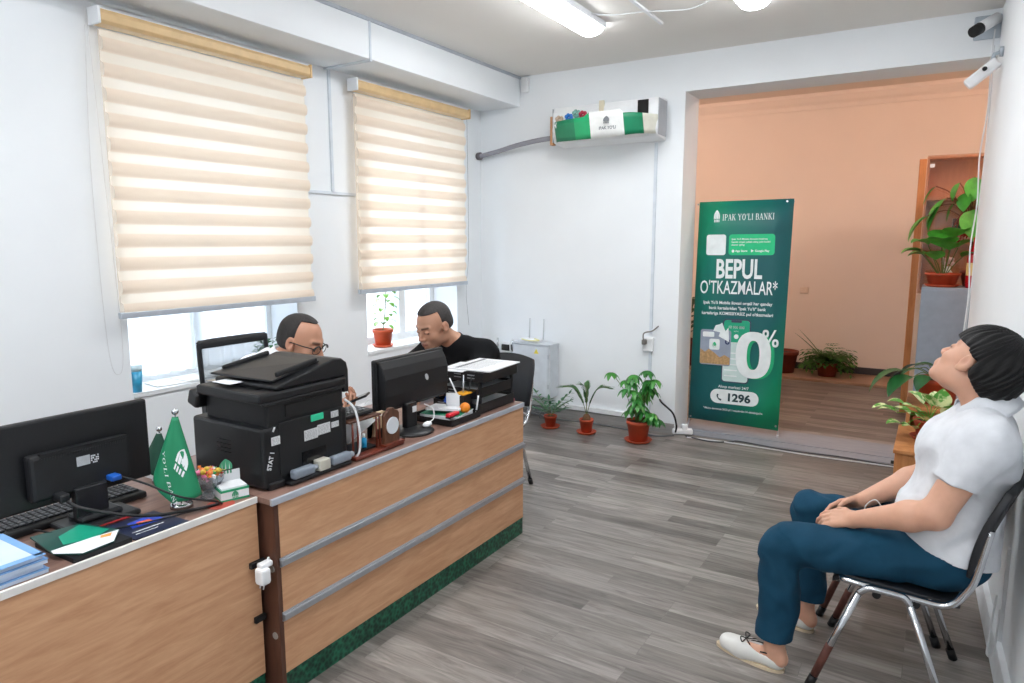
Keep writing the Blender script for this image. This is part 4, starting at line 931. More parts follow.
part('store_icon', B().prism(ellipse(.333, 1.49, .011, .013), .001, off(.005)).prism([(.482, 1.478), (.505, 1.491), (.482, 1.504)], .001, off(.005)), WH, sheet)
bt('App Store', .352, 1.483, .024, 'LEFT', bold=.0006, d=.005); bt('Google Play', .513, 1.483, .024, 'LEFT', bold=.0006, d=.005)
bt('BEPUL', .385, 1.262, .225, sx=.62, bold=.006); bt("O'TKAZMALAR*", .385, 1.125, .160, sx=.56, bold=.001)
for k, s in enumerate(("Ipak Yo'li Mobile ilovasi orqali har qanday", "bank kartalaridan \"Ipak Yo'li\" bank", "kartalariga KOMISSIYASIZ pul o'tkazmalari")): bt(s, .385, 1.035-k*.046, .037, sx=.93, bold=.0006)
# phone picture, cards, arrow, big zero
SCRW = pm('phone_screen_print', (206, 226, 222), .5)
part('phone_print', B().prism(roundrect(.235, .555, .03, x0=.275, y0=.355), .001, off(.003)), pm('phone_rim_print', (60, 70, 90), .5), sheet)
part('phone_screen_print', B().prism(roundrect(.215, .535, .025, x0=.285, y0=.365), .001, off(.0045)), SCRW, sheet)
part('phone_header_print', B().prism(roundrect(.215, .19, .025, x0=.285, y0=.71), .001, off(.006)), pm('header_green', (30, 166, 126), .5), sheet)
part('phone_notch_print', B().prism(roundrect(.09, .02, .008, x0=.345, y0=.88), .001, off(.0075)), pm('phone_rim_print', (60, 70, 90), .5), sheet)
for k in range(3): part('phone_icon_print', B().prism(ellipse(.33+.062*k, .76, .02, .02, 16), .001, off(.0075)), WH, sheet)
for k in range(5): part('phone_line_print', B().prism(roundrect(.11, .010, .003, x0=.30, y0=.41+k*.05), .001, off(.0055)), WH, sheet); bt('12 000 000', .39, .83, .03, bold=.0005, d=.0075); bt('so\'m', .39, .80, .02, d=.0075)
part('card_print', B().prism(roundrect(.265, .31, .02, x0=.085, y0=.50), .001, off(.009)), pm('card_lilac_print', (150, 160, 178), .5, var=.08), sheet)
g = B(); pts = [(.087, .51), (.345, .51), (.345, .57), (.30, .595), (.26, .57), (.21, .61), (.16, .64), (.13, .61), (.087, .64)]; g.prism(pts, .001, off(.0105))
part('card_hills_print', g, pm('sand_print', (186, 150, 104), .5, var=.25, scale=60), sheet)
part('card_window_print', B().prism(roundrect(.09, .095, .015, x0=.165, y0=.635), .001, off(.012)), WH, sheet)
b = B(); dome_logo(off(.011) @ Matrix.Translation((.21, .655, 0)), .034, .05, b, 0, 0, .002); part('card_emblem_print', b, MINT, sheet)
part('card_strip_print', B().prism(roundrect(.10, .045, .01, x0=.105, y0=.745), .001, off(.0105)), WH, sheet)
bt('U', .32, .69, .055, bold=.003, m=pm('navy_letter', (20, 40, 90), .5), d=.0105)
part('arrow_print', B().prism([(.195, .80), (.255, .79), (.245, .755), (.335, .71), (.325, .835), (.30, .80), (.27, .875), (.25, .86), (.215, .85)], .001, off(.013)), WH, sheet)
def ring_poly(cx, cy, rx, ry, ix, iy, n=40, d0=0, d1=.003, mi=0, bb=None, p=2.4):
    bb = bb or B(); se = lambda a, r1, r2: (cx+r1*abs(cos(a))**(2/p)*(1 if cos(a) >= 0 else -1), cy+r2*abs(sin(a))**(2/p)*(1 if sin(a) >= 0 else -1))
    vs = []
    for (r1, r2, d) in ((rx, ry, d0), (rx, ry, d1), (ix, iy, d1), (ix, iy, d0)): vs += [off(0) @ Vector((*se(2*pi*i/n, r1, r2), d)) for i in range(n)]
    bb.add(vs, [(r*n+i, r*n+(i+1) % n, (r+1)*n+(i+1) % n, (r+1)*n+i) for r in range(3) for i in range(n)], mi); return bb
part('zero_shadow_print', ring_poly(.565, .605, .148, .20, .05, .12, d0=.012, d1=.0135), pm('zero_edge_green', (20, 170, 116), .5), sheet)
part('zero_print', ring_poly(.54, .61, .145, .20, .052, .125, d0=.013, d1=.016), WH, sheet)
b = ring_poly(.635, .80, .026, .034, .009, .015, d0=.0165, d1=.018); ring_poly(.715, .725, .026, .034, .009, .015, d0=.0165, d1=.018, bb=b)
Mx = off(.0165); b.prism([(.635, .69), (.652, .69), (.72, .835), (.703, .835)], .0015, Mx); part('percent_print', b, WH, sheet)
bt('Aloqa markazi 24/7', .385, .305, .033, bold=.0003)
part('phone_pill', B().prism(roundrect(.41, .125, .06, x0=.19, y0=.165), .0015, off(.003)), WH, sheet)
DT = pm('banner_dark_text', (24, 60, 66), .5); bt('1296', .43, .193, .094, bold=.0035, m=DT, d=.005, sx=1.1)
part('handset_icon', B().tube([off(.006) @ Vector(p+(0,)) for p in ((.255, .245), (.25, .225), (.262, .205), (.285, .195))], [.009, .005, .005, .009], 6), DT, sheet)
bt('*Aksiya davomida 2023-yil 1-noyabrdan 31-dekabrgacha', .385, .105, .024, bold=.0002, sx=.93)
for x, z in ((.02, BH-.02), (BW-.02, BH-.02), (.02, .02), (BW-.02, .02)): part('grommet', B().cyl(BM @ Vector((x, z, .002)), BM @ Vector((x, z, .006)), .008, n=14), CHROME, t)
hub = Vector((-1.42, 6.20, .95))
for p in (TL, TRr): part('stand_arm', B().tube([hub, p+Vector((0, .012, -.015))], .006, 8), ALU, t)
part('stand_hub', B().rbox(hub, (.07, .05, .09), .01), BLACKM, t)
for x in (-1.815, -1.045): part('stand_leg', B().tube([hub+Vector((0, -.01, -.02)), (x*.98-.03, 6.03, .10), (x, 5.99, .012)], .007, 8).cyl((x, 5.985, .0), (x, 5.995, .03), .011, n=10), ALU, t)
part('stand_leg', B().tube([hub, (-1.42, 6.6, .01)], .007, 8), ALU, t)
# ================================================================== PLANTS
def leaf(b, base, d, L, W, droop=.5, up=(0, 0, 1), mi=0, n=6, fold=.25, tip=1.3):
    """one leaf blade: bends down along its length and folds along the midrib"""
    d = Vector(d).normalized(); up = Vector(up); s = d.cross(up)
    if s.length < .05: s = Vector((1, 0, 0))
    s.normalize(); nn = s.cross(d).normalized(); p = Vector(base); vs = []
    for i in range(n+1):
        t = i/n; w = W*.72*(sin(pi*min(1, t**.8))**.8)*(1 if t < .6 else (1-(t-.6)/.4*.15)) + W*.03*(1-t)
        q = s.cross(d).normalized()
        vs += [p-s*w+q*w*fold, p+Vector((0, 0, 0)), p+s*w+q*w*fold]
        d = (d+Vector((0, 0, -1))*droop/n).normalized(); p = p+d*(L/n)
    fs = []
    for i in range(n):
        a = i*3; fs += [(a, a+1, a+4, a+3), (a+1, a+2, a+5, a+4)]
    b.add(vs, fs, mi, True)
def pot(t, c, r, h, m=TERRA, saucer=None, rim=True, square=False):
    x, y, z = c; z0 = z+(.012 if saucer else 0)
    if saucer: part('saucer', B().lathe([(0, 0), (saucer*.8, 0), (saucer, .02), (saucer*.95, .02), (saucer*.76, .008), (0, .008)], c), m, t)
    pr = [(0, 0), (r*.74, 0), (r*.95, h*.82), (r*1.02, h*.82), (r*1.04, h), (r*.95, h), (r*.92, h*.88), (0, h*.86)]
    part('pot', B().lathe(pr, (x, y, z0)), m, t)
    part('soil', B().lathe([(r*.91, 0), (r*.5, .006), (0, .008)], (x, y, z0+h*.875)), SOIL, t)
    return z0+h*.87
rnd = random.Random(11)
def rv(a, b): return rnd.uniform(a, b)
# 1 small feathery palm
t = thing('potted_palm', 'smallest potted plant with feathery dark leaves on the floor next to the steel cabinet', 'potted plant', (-2.85, 5.30, 0), 0)
zt = pot(t, (-2.85, 5.30, 0), .057, .10, saucer=.088)
b = B(); bs = B()
for k in range(9):
    a = k*2.39+.4; l = rv(.16, .26); d = Vector((cos(a), sin(a), rv(.9, 2.2))).normalized(); base = Vector((-2.85, 5.30, zt)); P = []
    for i in range(7): t_ = i/6; P.append(base+d*l*t_+Vector((cos(a), sin(a), -.5))*.06*t_*t_)
    bs.tube(P, .002, 5)
    for i in range(2, 7):
        tg = (P[min(6, i+1)]-P[i-1]).normalized(); s = tg.cross(Vector((0, 0, 1))).normalized()
        for sg in (-1, 1): leaf(b, P[i], tg*.7+s*sg, .075, .014, .3)
    leaf(b, P[-1], d, .06, .016, .6)
part('foliage', b, pm('bluish_leaf', (48, 104, 66), .5, var=.2), t); part('stem', bs, STEM, t)
# 2 cycad
t = thing('potted_cycad', 'potted cycad with two long arching fronds on the floor between two other pots', 'potted plant', (-2.495, 5.30, 0))
zt = pot(t, (-2.495, 5.30, 0), .060, .115, saucer=.088)
part('bulb', B().sph((-2.495, 5.30, zt+.02), .035, 14, sc=(1, 1, 1.2)), BARK, t)
b = B(); bs = B()
for ax, ay, h, rch, l in ((-1, -.3, .26, .20, 1), (1, .3, .27, .18, 1), (-.35, .2, .27, .10, 1)):
    P = spline([(-2.495, 5.30, zt+.04), (-2.495+ax*rch*.18, 5.30+ay*rch*.2, zt+.04+h*.5), (-2.495+ax*rch*.5, 5.3+ay*rch*.5, zt+.04+h*.9), (-2.495+ax*rch, 5.3+ay*rch, zt+.04+h*.97)], 10)
    bs.tube(P, .003, 5)
    for i in range(8, len(P)-1):
        tg = (P[i+1]-P[i-1]).normalized(); s = tg.cross(Vector((0, 0, 1))); s = s.normalized() if s.length > .1 else Vector((0, 1, 0))
        for sg in (-1, 1): leaf(b, P[i], tg*.9+s*sg*.7, .085 if i > 9 else .05, .009, .15, n=3)
bs.cyl((-2.495, 5.3, zt+.04), (-2.4955, 5.3, zt+.34), .003, .002, n=6)
part('frond', b, pm('cycad_green', (64, 110, 62), .5, var=.2), t); part('stem', bs, STEM, t)
# 3 schefflera
t = thing('potted_umbrella_plant', 'largest potted plant on the floor with many drooping leaf clusters, nearest the opening', 'potted plant', (-2.02, 5.30, 0))
zt = pot(t, (-2.02, 5.30, 0), .098, .17, saucer=.115)
b = B(); bs = B(); base = Vector((-2.02, 5.30, zt))
for k in range(30):
    a = k*2.4; h = .05+.36*((k*7) % 30)/30; r = rv(.05, .17)*(1.15-.6*(h/.42))+.02
    if k == 29: a, h, r = pi*1.02, .40, .25
    if k == 28: a, h, r = .4, .44, .06
    tip = base+Vector((r*cos(a), r*sin(a)*.8, h)); mid = base.lerp(tip, .5)+Vector((0, 0, .05))
    bs.tube(spline([base+Vector((.02*cos(a), .02*sin(a), 0)), mid, tip], 4), .0028, 5)
    for j in range(7):
        aa = j*2*pi/7+k; leaf(b, tip, (cos(aa), sin(aa), -.15), rv(.08, .12), .027, 1.3, mi=k % 2)
part('foliage', b, [pm('schefflera_green', (40, 118, 44), .35, var=.25, scale=20), pm('schefflera_light', (66, 142, 56), .35, var=.25)], t); part('stem', bs, STEM, t)
# steel cabinet, router
t = thing('steel_cabinet', 'light grey steel wiring cabinet with a yellow warning triangle on the back wall', 'cabinet', (-3.13, YB, .21))
CABM = pm('cabinet_grey_paint', (206, 212, 218), .4)
part('cabinet_body', B().bb(-3.33, -2.93, 5.50, YB-.02, .21, .70), CABM, t, bevel=.004)
part('cabinet_door', B().bb(-3.322, -2.945, 5.488, 5.50, .222, .69), CABM, t, bevel=.003)
part('top_lip', B().bb(-3.335, -2.925, 5.485, YB-.02, .70, .712), CABM, t, bevel=.002)
part('warning_sign', B().prism([(-.026, -.02), (.026, -.02), (0, .026)], .001, frame((-3.07, 5.487, .64), (1, 0, 0), (0, -1, 0))), pm('warning_yellow', (226, 206, 60), .5), t)
part('hinge', B().bb(-2.95, -2.935, 5.482, 5.49, .58, .62).bb(-2.95, -2.935, 5.482, 5.49, .3, .34), ALU, t)
t.location.x -= .035
t = thing('wifi_router', 'white router with two upright antennas on top of the steel cabinet', 'router', (-3.2, 5.58, .712))
part('router_body', B().rbox((-3.18, 5.58, .728), (.20, .11, .03), .008), WHITEP, t)
for x in (-3.22, -3.07): part('antenna', B().cyl((x, 5.62, .735), (x, 5.63, .93), .007, .006, n=8), pm('antenna_grey', (196, 200, 204), .5), t)
part('yellow_wire', B().tube(spline([(-3.25, 5.53, .74), (-3.16, 5.50, .735), (-3.06, 5.52, .74), (-3.12, 5.54, .75)], 6), .006, 6), pm('pale_yellow_cord', (226, 222, 160), .5), t)
t.location.x -= .035
b = B().tube(spline([(-3.30, 5.55, .735), (-3.385, 5.50, .72), (-3.39, 5.49, .6), (-3.39, 5.50, .3), (-3.38, 5.52, .1), (-3.2, 5.5, .02)], 6), .006, 6)
single('router_cable', b, WCORD, 'pale cable running from the router down the cabinet side', 'cable', (-3.36, 5.5, .02))
t = thing('wall_bracket', 'small dark device on a wall bracket left of the steel cabinet', 'device', (-3.52, YB, .58))
part('bracket_body', B().bb(-3.56, -3.47, 5.60, YB, .60, .66), GLOSSB, t, bevel=.006); part('bracket_top', B().bb(-3.58, -3.45, 5.59, YB, .665, .675).bb(-3.57, -3.46, 5.6, YB, .585, .595), WHITEP, t)
part('bracket_bolt', B().cyl((-3.6, 5.6, .6), (-3.6, 5.6, .72), .008, n=8).cyl((-3.43, 5.6, .6), (-3.43, 5.6, .72), .008, n=8), CHROME, t)
b = B(); rr = random.Random(3)
P = [(-3.3+rr.random()*.42, 5.44+rr.random()*.16, .01+rr.random()*.11) for _ in range(26)]; b.tube(spline(P, 6), .005, 6)
o = single('cable_tangle', b, GREYC, 'tangle of grey cables on the floor under the steel cabinet', 'cable', (-3.1, 5.52, 0)); o['kind'] = 'stuff'
b = B().tube(spline([(-2.95, 5.55, .008), (-2.6, 5.60, .008), (-2.2, 5.56, .008), (-1.95, 5.50, .008), (-1.80, 5.56, .02)], 8), .007, 6)
single('floor_cable', b, GREYC, 'grey cable lying along the back baseboard behind the three pots', 'cable', (-2.4, 5.56, 0))
t = thing('power_strip', 'white power strip with plugs on the floor at the left foot of the banner', 'power strip', (-1.80, 5.66, 0))
part('strip_body', B().rbox((-1.77, 5.69, .03), (.17, .07, .045), .01, rot=Matrix.Rotation(R_(25), 3, 'Z')), WHITEP, t)
part('strip_plug', B().rbox((-1.75, 5.69, .07), (.05, .045, .05), .01, rot=Matrix.Rotation(R_(25), 3, 'Z')), WHITEP, t)
b = B().tube(spline([(-1.97, 5.66, .29), (-1.93, 5.62, .27), (-1.83, 5.60, .20), (-1.795, 5.60, .10), (-1.81, 5.63, .03)], 8), .008, 8)
single('black_cable', b, BLACKM, 'black cable looping from the wall corner down to the white power strip', 'cable', (-1.83, 5.6, .03))
b = B().tube(spline([(-1.72, 5.62, .012), (-1.5, 5.58, .008), (-1.35, 5.66, .008), (-1.28, 5.70, .01), (-.9, 5.66, .008), (-.5, 5.69, .008), (-.2, 5.66, .008), (.0, 5.68, .008)], 10), .006, 6)
single('threshold_cable', b, pm('dark_grey_cord', (70, 72, 78), .5), 'dark cable running along the threshold below the banner', 'cable', (-.9, 5.66, 0))
b = B().tube(spline([(-1.70, 5.60, .008), (-1.3, 5.63, .008), (-.7, 5.61, .008), (-.3, 5.63, .008), (.0, 5.64, .008)], 10), .005, 6)
single('threshold_cable', b, WCORD, 'thin white cable running beside the dark one along the threshold', 'cable', (-.9, 5.62, 0))
b = B().tube(spline([(XR(3.0)-.035, 2.98, .30), (.285, 2.96, .14), (.27, 3.0, .10), (.275, 3.06, .13), (XR(3.1)-.035, 3.1, .30)], 8), .004, 6)
single('wall_cable_loop', b, WCORD, 'thin white cable loop hanging at the right baseboard behind the chair', 'cable', (.29, 3.0, .12))
single('wall_trunking', B().bb(XR(3.15)-.012, XR(3.15)+.004, 3.13, 3.16, .10, .48), WHITEP, 'short white cable duct rising from the right baseboard behind the chair', 'trunking', (XR(3.15), 3.15, .1))

# ---------------- wooden stands by the right wall with two plants
t = thing('low_cabinet', 'low orange wooden cabinet against the right wall with a variegated plant', 'cabinet', (.05, 4.6, 0))
part('cabinet_body', B().bb(-.127, XR(4.6)-.035, 4.30, 4.90, .0, .48), ORANGEW, t, bevel=.003); part('cabinet_top', B().bb(-.135, XR(4.6)-.035, 4.28, 4.92, .48, .50), ORANGEW, t, bevel=.003)
part('knob', B().cyl((-.128, 4.38, .40), (-.145, 4.38, .40), .010, n=12), BLACKM, t)
t = thing('plant_stand', 'taller wooden stand behind the low cabinet carrying the drooping plant', 'stand', (.05, 5.15, 0))
part('stand_top', B().bb(-.11, XR(5.2)-.035, 4.96, 5.42, .585, .61), ORANGEW, t, bevel=.003)
part('stand_side', B().bb(-.10, -.08, 4.97, 5.41, 0, .585), ORANGEW, t); part('stand_side', B().bb(XR(5.2)-.06, XR(5.2)-.04, 4.97, 5.41, 0, .585), ORANGEW, t); part('stand_back', B().bb(-.08, XR(5.2)-.06, 5.39, 5.41, 0, .585), ORANGEW, t)
t = thing('potted_pothos', 'pothos with cream and green leaves on the low cabinet beside the seated man', 'potted plant', (.03, 4.62, .50))
zt = pot(t, (.03, 4.62, .50), .085, .11, saucer=.10)
def varieg():
    m, nt, p = newmat('variegated_leaf'); N = nt.nodes; L = nt.links; tc = N.new('ShaderNodeTexCoord'); nz = N.new('ShaderNodeTexNoise'); nz.inputs['Scale'].default_value = 26; nz.inputs['Detail'].default_value = 3
    L.new(tc.outputs['Object'], nz.inputs[0]); cr = N.new('ShaderNodeValToRGB'); e = cr.color_ramp.elements; e[0].position = .46; e[0].color = rgb(92, 164, 66); e[1].position = .56; e[1].color = rgb(226, 230, 176)
    L.new(nz.outputs['Fac'], cr.inputs[0]); L.new(cr.outputs[0], p.inputs['Base Color']); p.inputs['Roughness'].default_value = .4; return m
b = B(); bs = B(); base = Vector((.03, 4.62, zt))
pts = [(-.20, -.06, .06), (-.13, -.02, .08), (-.10, .02, .02), (-.06, -.06, .06), (-.04, .04, .09), (0, -.05, .10), (.05, 0, .09), (.08, -.04, .05), (-.13, -.10, -.02), (-.07, -.11, -.03), (-.02, -.1, .02), (.03, .06, .08), (-.17, .0, .03)]
for k, p in enumerate(pts):
    tip = base+Vector(p); bs.tube(spline([base, base.lerp(tip, .5)+Vector((0, 0, .03)), tip], 4), .0025, 5)
    leaf(b, tip, (p[0]*2-.1, p[1]*2, .35), rv(.09, .125), .068, 1.1, mi=0)
part('foliage', b, varieg(), t); part('stem', bs, LGREEN, t)
t = thing('potted_rubber_plant', 'plant with long drooping dark leaves in a terracotta pot on the taller stand', 'potted plant', (.06, 5.18, .61))
zt = pot(t, (.06, 5.18, .61), .125, .165, TERRA)
b = B(); bs = B(); base = Vector((.06, 5.18, zt))
for k, (dx, dy, dz, L_, W_) in enumerate(((-.20, -.05, .06, .27, .085), (-.14, -.10, .03, .22, .10), (-.10, .05, .09, .18, .06), (-.17, .03, .05, .16, .05), (-.05, -.08, .04, .16, .07), (.02, .05, .10, .2, .08), (.05, -.05, .06, .16, .07), (-.02, .0, .08, .15, .06), (-.12, -.02, .07, .14, .05))):
    tip = base+Vector((dx, dy, dz)); bs.tube(spline([base, base.lerp(tip, .6)+Vector((0, 0, .04)), tip], 4), .003, 5); leaf(b, tip, (dx, dy, .02), L_, W_, 1.7, n=8)
part('foliage', b, pm('rubber_leaf', (36, 92, 46), .3, var=.25), t); part('stem', bs, STEM, t)

# ---------------- back room furniture
t = thing('wardrobe', 'tall orange wood wardrobe standing behind the glass bookcase', 'wardrobe', (.2, 7.75, 0))
part('wardrobe_body', B().bb(-.215, .5, 7.56, 8.1, 0, 2.40), ORANGEW, t, bevel=.004)
part('wardrobe_door', B().bb(-.21, .48, 7.54, 7.56, .05, 2.37), ORANGEW, t, bevel=.003)
part('handle', B().tube(spline([(-.14, 7.54, 1.30), (-.14, 7.50, 1.32), (-.14, 7.50, 1.46), (-.14, 7.54, 1.48)], 5), .006, 6), CHROME, t)
t = thing('bookcase', 'bookcase with tinted glass door holding red and green books', 'bookcase', (.35, 7.2, 0))
BW_ = wood('bookcase_wood', (206, 170, 144), (226, 194, 168), (6, 6, 1))
part('bookcase_side', B().bb(-.145, -.125, 7.02, 7.22, 0, 2.36), BW_, t); part('bookcase_side', B().bb(.80, .82, 7.02, 7.22, 0, 2.36), BW_, t)
part('bookcase_back', B().bb(-.125, .80, 7.20, 7.22, 0, 2.36), BW_, t); part('bookcase_top', B().bb(-.125, .80, 7.02, 7.20, 2.345, 2.36), BW_, t)
for z in (1.2, 1.62, 2.0): part('shelf', B().bb(-.125, .80, 7.03, 7.20, z, z+.02), BW_, t)
part('glass_door', B().bb(-.14, .33, 7.0, 7.008, 1.2, 2.37), glass('tinted_glass', (240, 225, 214), .95, .05), t)
part('lower_door', B().bb(-.14, .82, 7.0, 7.018, .02, 1.19), BW_, t)
part('paper_label', B().bb(-.12, -.085, 6.997, 6.9995, 2.27, 2.30), PAPER, t)
for i, (z, h, c, nm, l) in enumerate(((1.64, .075, (150, 34, 54), 'dark_red', 'dark red book with white lettering at the bottom of the pile behind glass'), (1.716, .07, (40, 116, 92), 'green', 'green book lying on the dark red one behind glass'), (1.787, .055, (96, 50, 60), 'maroon', 'brownish book lying on top of the green one behind glass'))):
    tt = thing('book', l, 'book', (.22, 7.12, z)); part('book_block', B().bb(.08, .40, 7.04, 7.19, z+.001, z+h-.001), pm('book_'+nm, c, .5), tt, bevel=.003)
    if i == 0: part('lettering', text_b('ALMANAX', frame((.10, 7.038, z+.02), (1, 0, 0), (0, -1, 0)), .045, bold=.001), PAPER, tt)
    if i == 1: part('spine_band', B().bb(.10, .38, 7.037, 7.0395, z+.03, z+.04), PAPER, tt)
t = thing('grey_cabinet', 'smooth blue-grey metal cabinet below the leafy shelf plants', 'cabinet', (.3, 6.75, 0))
GCM = pm('blue_grey_paint', (150, 162, 176), .45)
part('cabinet_body', B().bb(-.10, .72, 6.55, 6.97, 0, 1.28), GCM, t, bevel=.004); part('cabinet_door', B().bb(-.095, .30, 6.54, 6.55, .03, 1.26), GCM, t, bevel=.002); part('cabinet_door', B().bb(.31, .715, 6.54, 6.55, .03, 1.26), GCM, t, bevel=.002)
part('lock', B().cyl((-.07, 6.54, .66), (-.07, 6.53, .66), .012, n=12), ALU, t); part('knob', B().rbox((-.06, 6.52, .30), (.02, .04, .03), .005), WHITEP, t)
ZG = 1.28
t = thing('potted_fig', 'low leafy plant in a wide terracotta bowl on the blue-grey cabinet', 'potted plant', (.04, 6.70, ZG))
zt = pot(t, (.04, 6.70, ZG), .125, .10, TERRA, saucer=.13)
b = B(); bs = B(); base = Vector((.04, 6.70, zt))
for dx, dy, dz in ((-.14, 0, .15), (-.12, -.05, .24), (-.06, -.05, .12), (-.03, -.02, .27), (.03, -.06, .20), (.09, 0, .22), (.12, -.05, .14), (0, .05, .18), (.05, -.08, .30), (-.17, -.03, .18), (-.02, -.09, .22)):
    tip = base+Vector((dx, dy, dz)); bs.tube(spline([base+Vector((dx*.2, 0, 0)), base.lerp(tip, .5)+Vector((dx*.15, 0, .02)), tip], 5), .004, 5)
    leaf(b, tip, (dx*2+rv(-.05, .05), dy-.05, .25), rv(.12, .17), rv(.12, .15), 1.3)
part('foliage', b, pm('fig_leaf', (84, 168, 64), .4, var=.3), t); part('stem', bs, STEM, t)
t = thing('potted_shrub', 'tall leafy plant with large leaves and reddish roots in a dark pot behind the bowl', 'potted plant', (.24, 6.84, ZG))
zt = pot(t, (.26, 6.84, ZG), .10, .13, TERRAD)
b = B(); bs = B(); base = Vector((.26, 6.84, zt)); top = Vector((.20, 6.82, 1.84))
bs.tube(spline([base, base.lerp(top, .5)+Vector((.01, 0, 0)), top], 6), [.016]*12+[.014], 8)
for dx, dy, dz, L_, W_ in ((-.30, -.05, .02, .26, .12), (-.18, -.06, .16, .30, .12), (-.26, 0, .26, .18, .06), (-.10, -.05, .28, .16, .07), (.0, -.05, .32, .2, .09), (.12, 0, .30, .2, .1), (.16, -.05, .20, .18, .1), (.02, -.1, .06, .26, .16), (.06, -.08, .18, .16, .1), (-.04, -.05, .20, .16, .09), (.14, -.04, .40, .14, .08), (-.22, -.03, .10, .2, .1), (.15, 0, .08, .18, .1), (-.12, 0, .12, .16, .1)):
    tip = top+Vector((dx, dy, dz)); bs.tube(spline([top+Vector((0, 0, -.05)), top.lerp(tip, .5)+Vector((0, 0, .05)), tip], 5), .005, 5)
    leaf(b, tip, (dx, dy, -.2), L_, W_, 1.4, n=8)
part('foliage', b, pm('shrub_leaf', (76, 162, 60), .4, var=.3), t); part('stem', bs, pm('brown_stem', (120, 74, 48), .8), t)
b = B()
for k in range(12): a = k*.9; b.tube(spline([top+Vector((-.06, -.02, .05)), top+Vector((-.08+.03*cos(a), -.03, -.06)), top+Vector((-.09+.05*cos(a), -.03+.02*sin(a), -.17-.02*(k % 3)))], 5), .003, 5)
part('aerial_root', b, pm('reddish_root', (150, 66, 50), .7), t)
t = thing('glass_vase', 'small white vase with pinkish flowers behind the bowl plant', 'vase', (.07, 6.92, ZG))
part('vase_body', B().lathe([(0, 0), (.035, 0), (.05, .05), (.045, .10), (.02, .14), (.026, .16)], (.07, 6.89, ZG)), WHITEP, t)
b = B()
for k in range(9): a = k*.7; b.sph((.07+.035*cos(a), 6.89+.03*sin(a), ZG+.18+.02*(k % 3)), .018, 8)
part('blossom', b, pm('pinkish_petal', (214, 190, 190), .6), t)
t = thing('red_bottle', 'red bottle with a cream label at the wall edge on the blue-grey cabinet', 'bottle', (.235, 6.60, ZG))
part('bottle_body', B().lathe([(0, 0), (.045, 0), (.05, .02), (.05, .24), (.03, .30), (.018, .34), (.018, .40), (0, .40)], (.245, 6.62, ZG)), pm('glossy_red', (190, 24, 34), .25, coat=.3), t)
part('bottle_label', B().lathe([(.0508, .10), (.0508, .20)], (.245, 6.62, ZG)), pm('cream_label', (226, 190, 120), .5), t)
# far floor plants
t = thing('potted_fern', 'bushy green fern in a pot low on the floor against the far back wall', 'potted plant', (-1.05, 9.03, .03))
zt = pot(t, (-1.05, 9.03, .03), .13, .17, TERRAD)
b = B()
for k in range(110):
    a = k*2.4; el = rv(.2, 1.6); L_ = rv(.22, .42); d = Vector((cos(a), sin(a)*.6, el)).normalized(); P = []; p = Vector((-1.05, 9.03, zt)); dd = d.copy()
    for i in range(6): P.append(p.copy()); p = p+dd*L_/6; dd = (dd+Vector((0, 0, -.30))).normalized()
    for i in range(1, 6):
        tg = (P[i]-P[i-1]).normalized(); s = tg.cross(Vector((0, 0, 1)));  s = s.normalized() if s.length > .05 else Vector((1, 0, 0))
        for sg in (-1, 1): leaf(b, P[i], tg+s*sg*.9, .075, .022, .4, n=2)
for dx in (-.35, -.28): leaf(b, (-1.05, 9.0, zt), (dx*1.1, 0, .45), .55, .03, .3)
part('foliage', b, pm('fern_green', (62, 112, 42), .55, var=.35, scale=12), t)
t = thing('plain_plant_pot', 'empty brown plant pot against the far wall just right of the banner', 'plant pot', (-1.56, 9.05, .03))
zt = pot(t, (-1.56, 9.05, .03), .17, .27, TERRAD)
t = thing('potted_dracaena', 'tall dark plant in a brown pot seen through the gap left of the banner', 'potted plant', (-2.78, 8.95, .03))
zt = pot(t, (-2.78, 8.95, .03), .19, .33, TERRAD)
b = B(); bs = B()
for k in range(46):
    a = k*2.4; h = .1+.5*(k/46); base = Vector((-2.78, 8.95, zt+h*.9)); leaf(b, base, (cos(a), sin(a), rv(.5, 1.8)), rv(.3, .45), .045, 1.2, n=6)
bs.cyl((-2.78, 8.95, zt), (-2.78, 8.95, zt+.5), .02)
part('foliage', b, pm('dracaena_leaf', (60, 92, 44), .5, var=.35), t); part('stem', bs, BARK, t)
single('far_socket', B().rbox((-1.42, 9.392, 1.035), (.10, .016, .075), .006).cyl((-1.42, 9.384, 1.035), (-1.42, 9.381, 1.035), .02), pm('cream_socket', (232, 214, 198), .5), 'small cream wall socket on the far back wall right of the banner', 'socket', (-1.42, 9.4, 1.0))
# window sill plants and cup
t = thing('potted_sapling', 'young plant with pale green leaves in a terracotta pot on the right window sill', 'potted plant', (-3.93, 4.33, .773))
zt = pot(t, (-3.93, 4.33, .773), .085, .135, pm('terracotta_bright', (206, 88, 50), .55, var=.1), saucer=.09)
b = B(); bs = B(); base = Vector((-3.93, 4.33, zt))
bs.tube(spline([base, base+Vector((.01, .02, .15)), base+Vector((.0, .05, .34))], 6), .0035, 5)
for k in range(22):
    a = k*2.4; h = .03+.32*k/22; p = base+Vector((.005, .05*h/.3, h)); tip = p+Vector((.045*cos(a), .06*sin(a), .02)); bs.tube([p, tip], .0015, 4); leaf(b, tip, (cos(a), sin(a), .2), rv(.055, .085), .035, 1.2)
part('foliage', b, pm('sapling_leaf', (116, 176, 66), .45, var=.25), t); part('stem', bs, STEM, t)
t = thing('potted_jade', 'small bushy dark green plant on the left window sill beside the chair back', 'potted plant', (-3.93, 3.15, .793))
zt = pot(t, (-3.93, 3.14, .793), .05, .08, TERRA)
b = B()
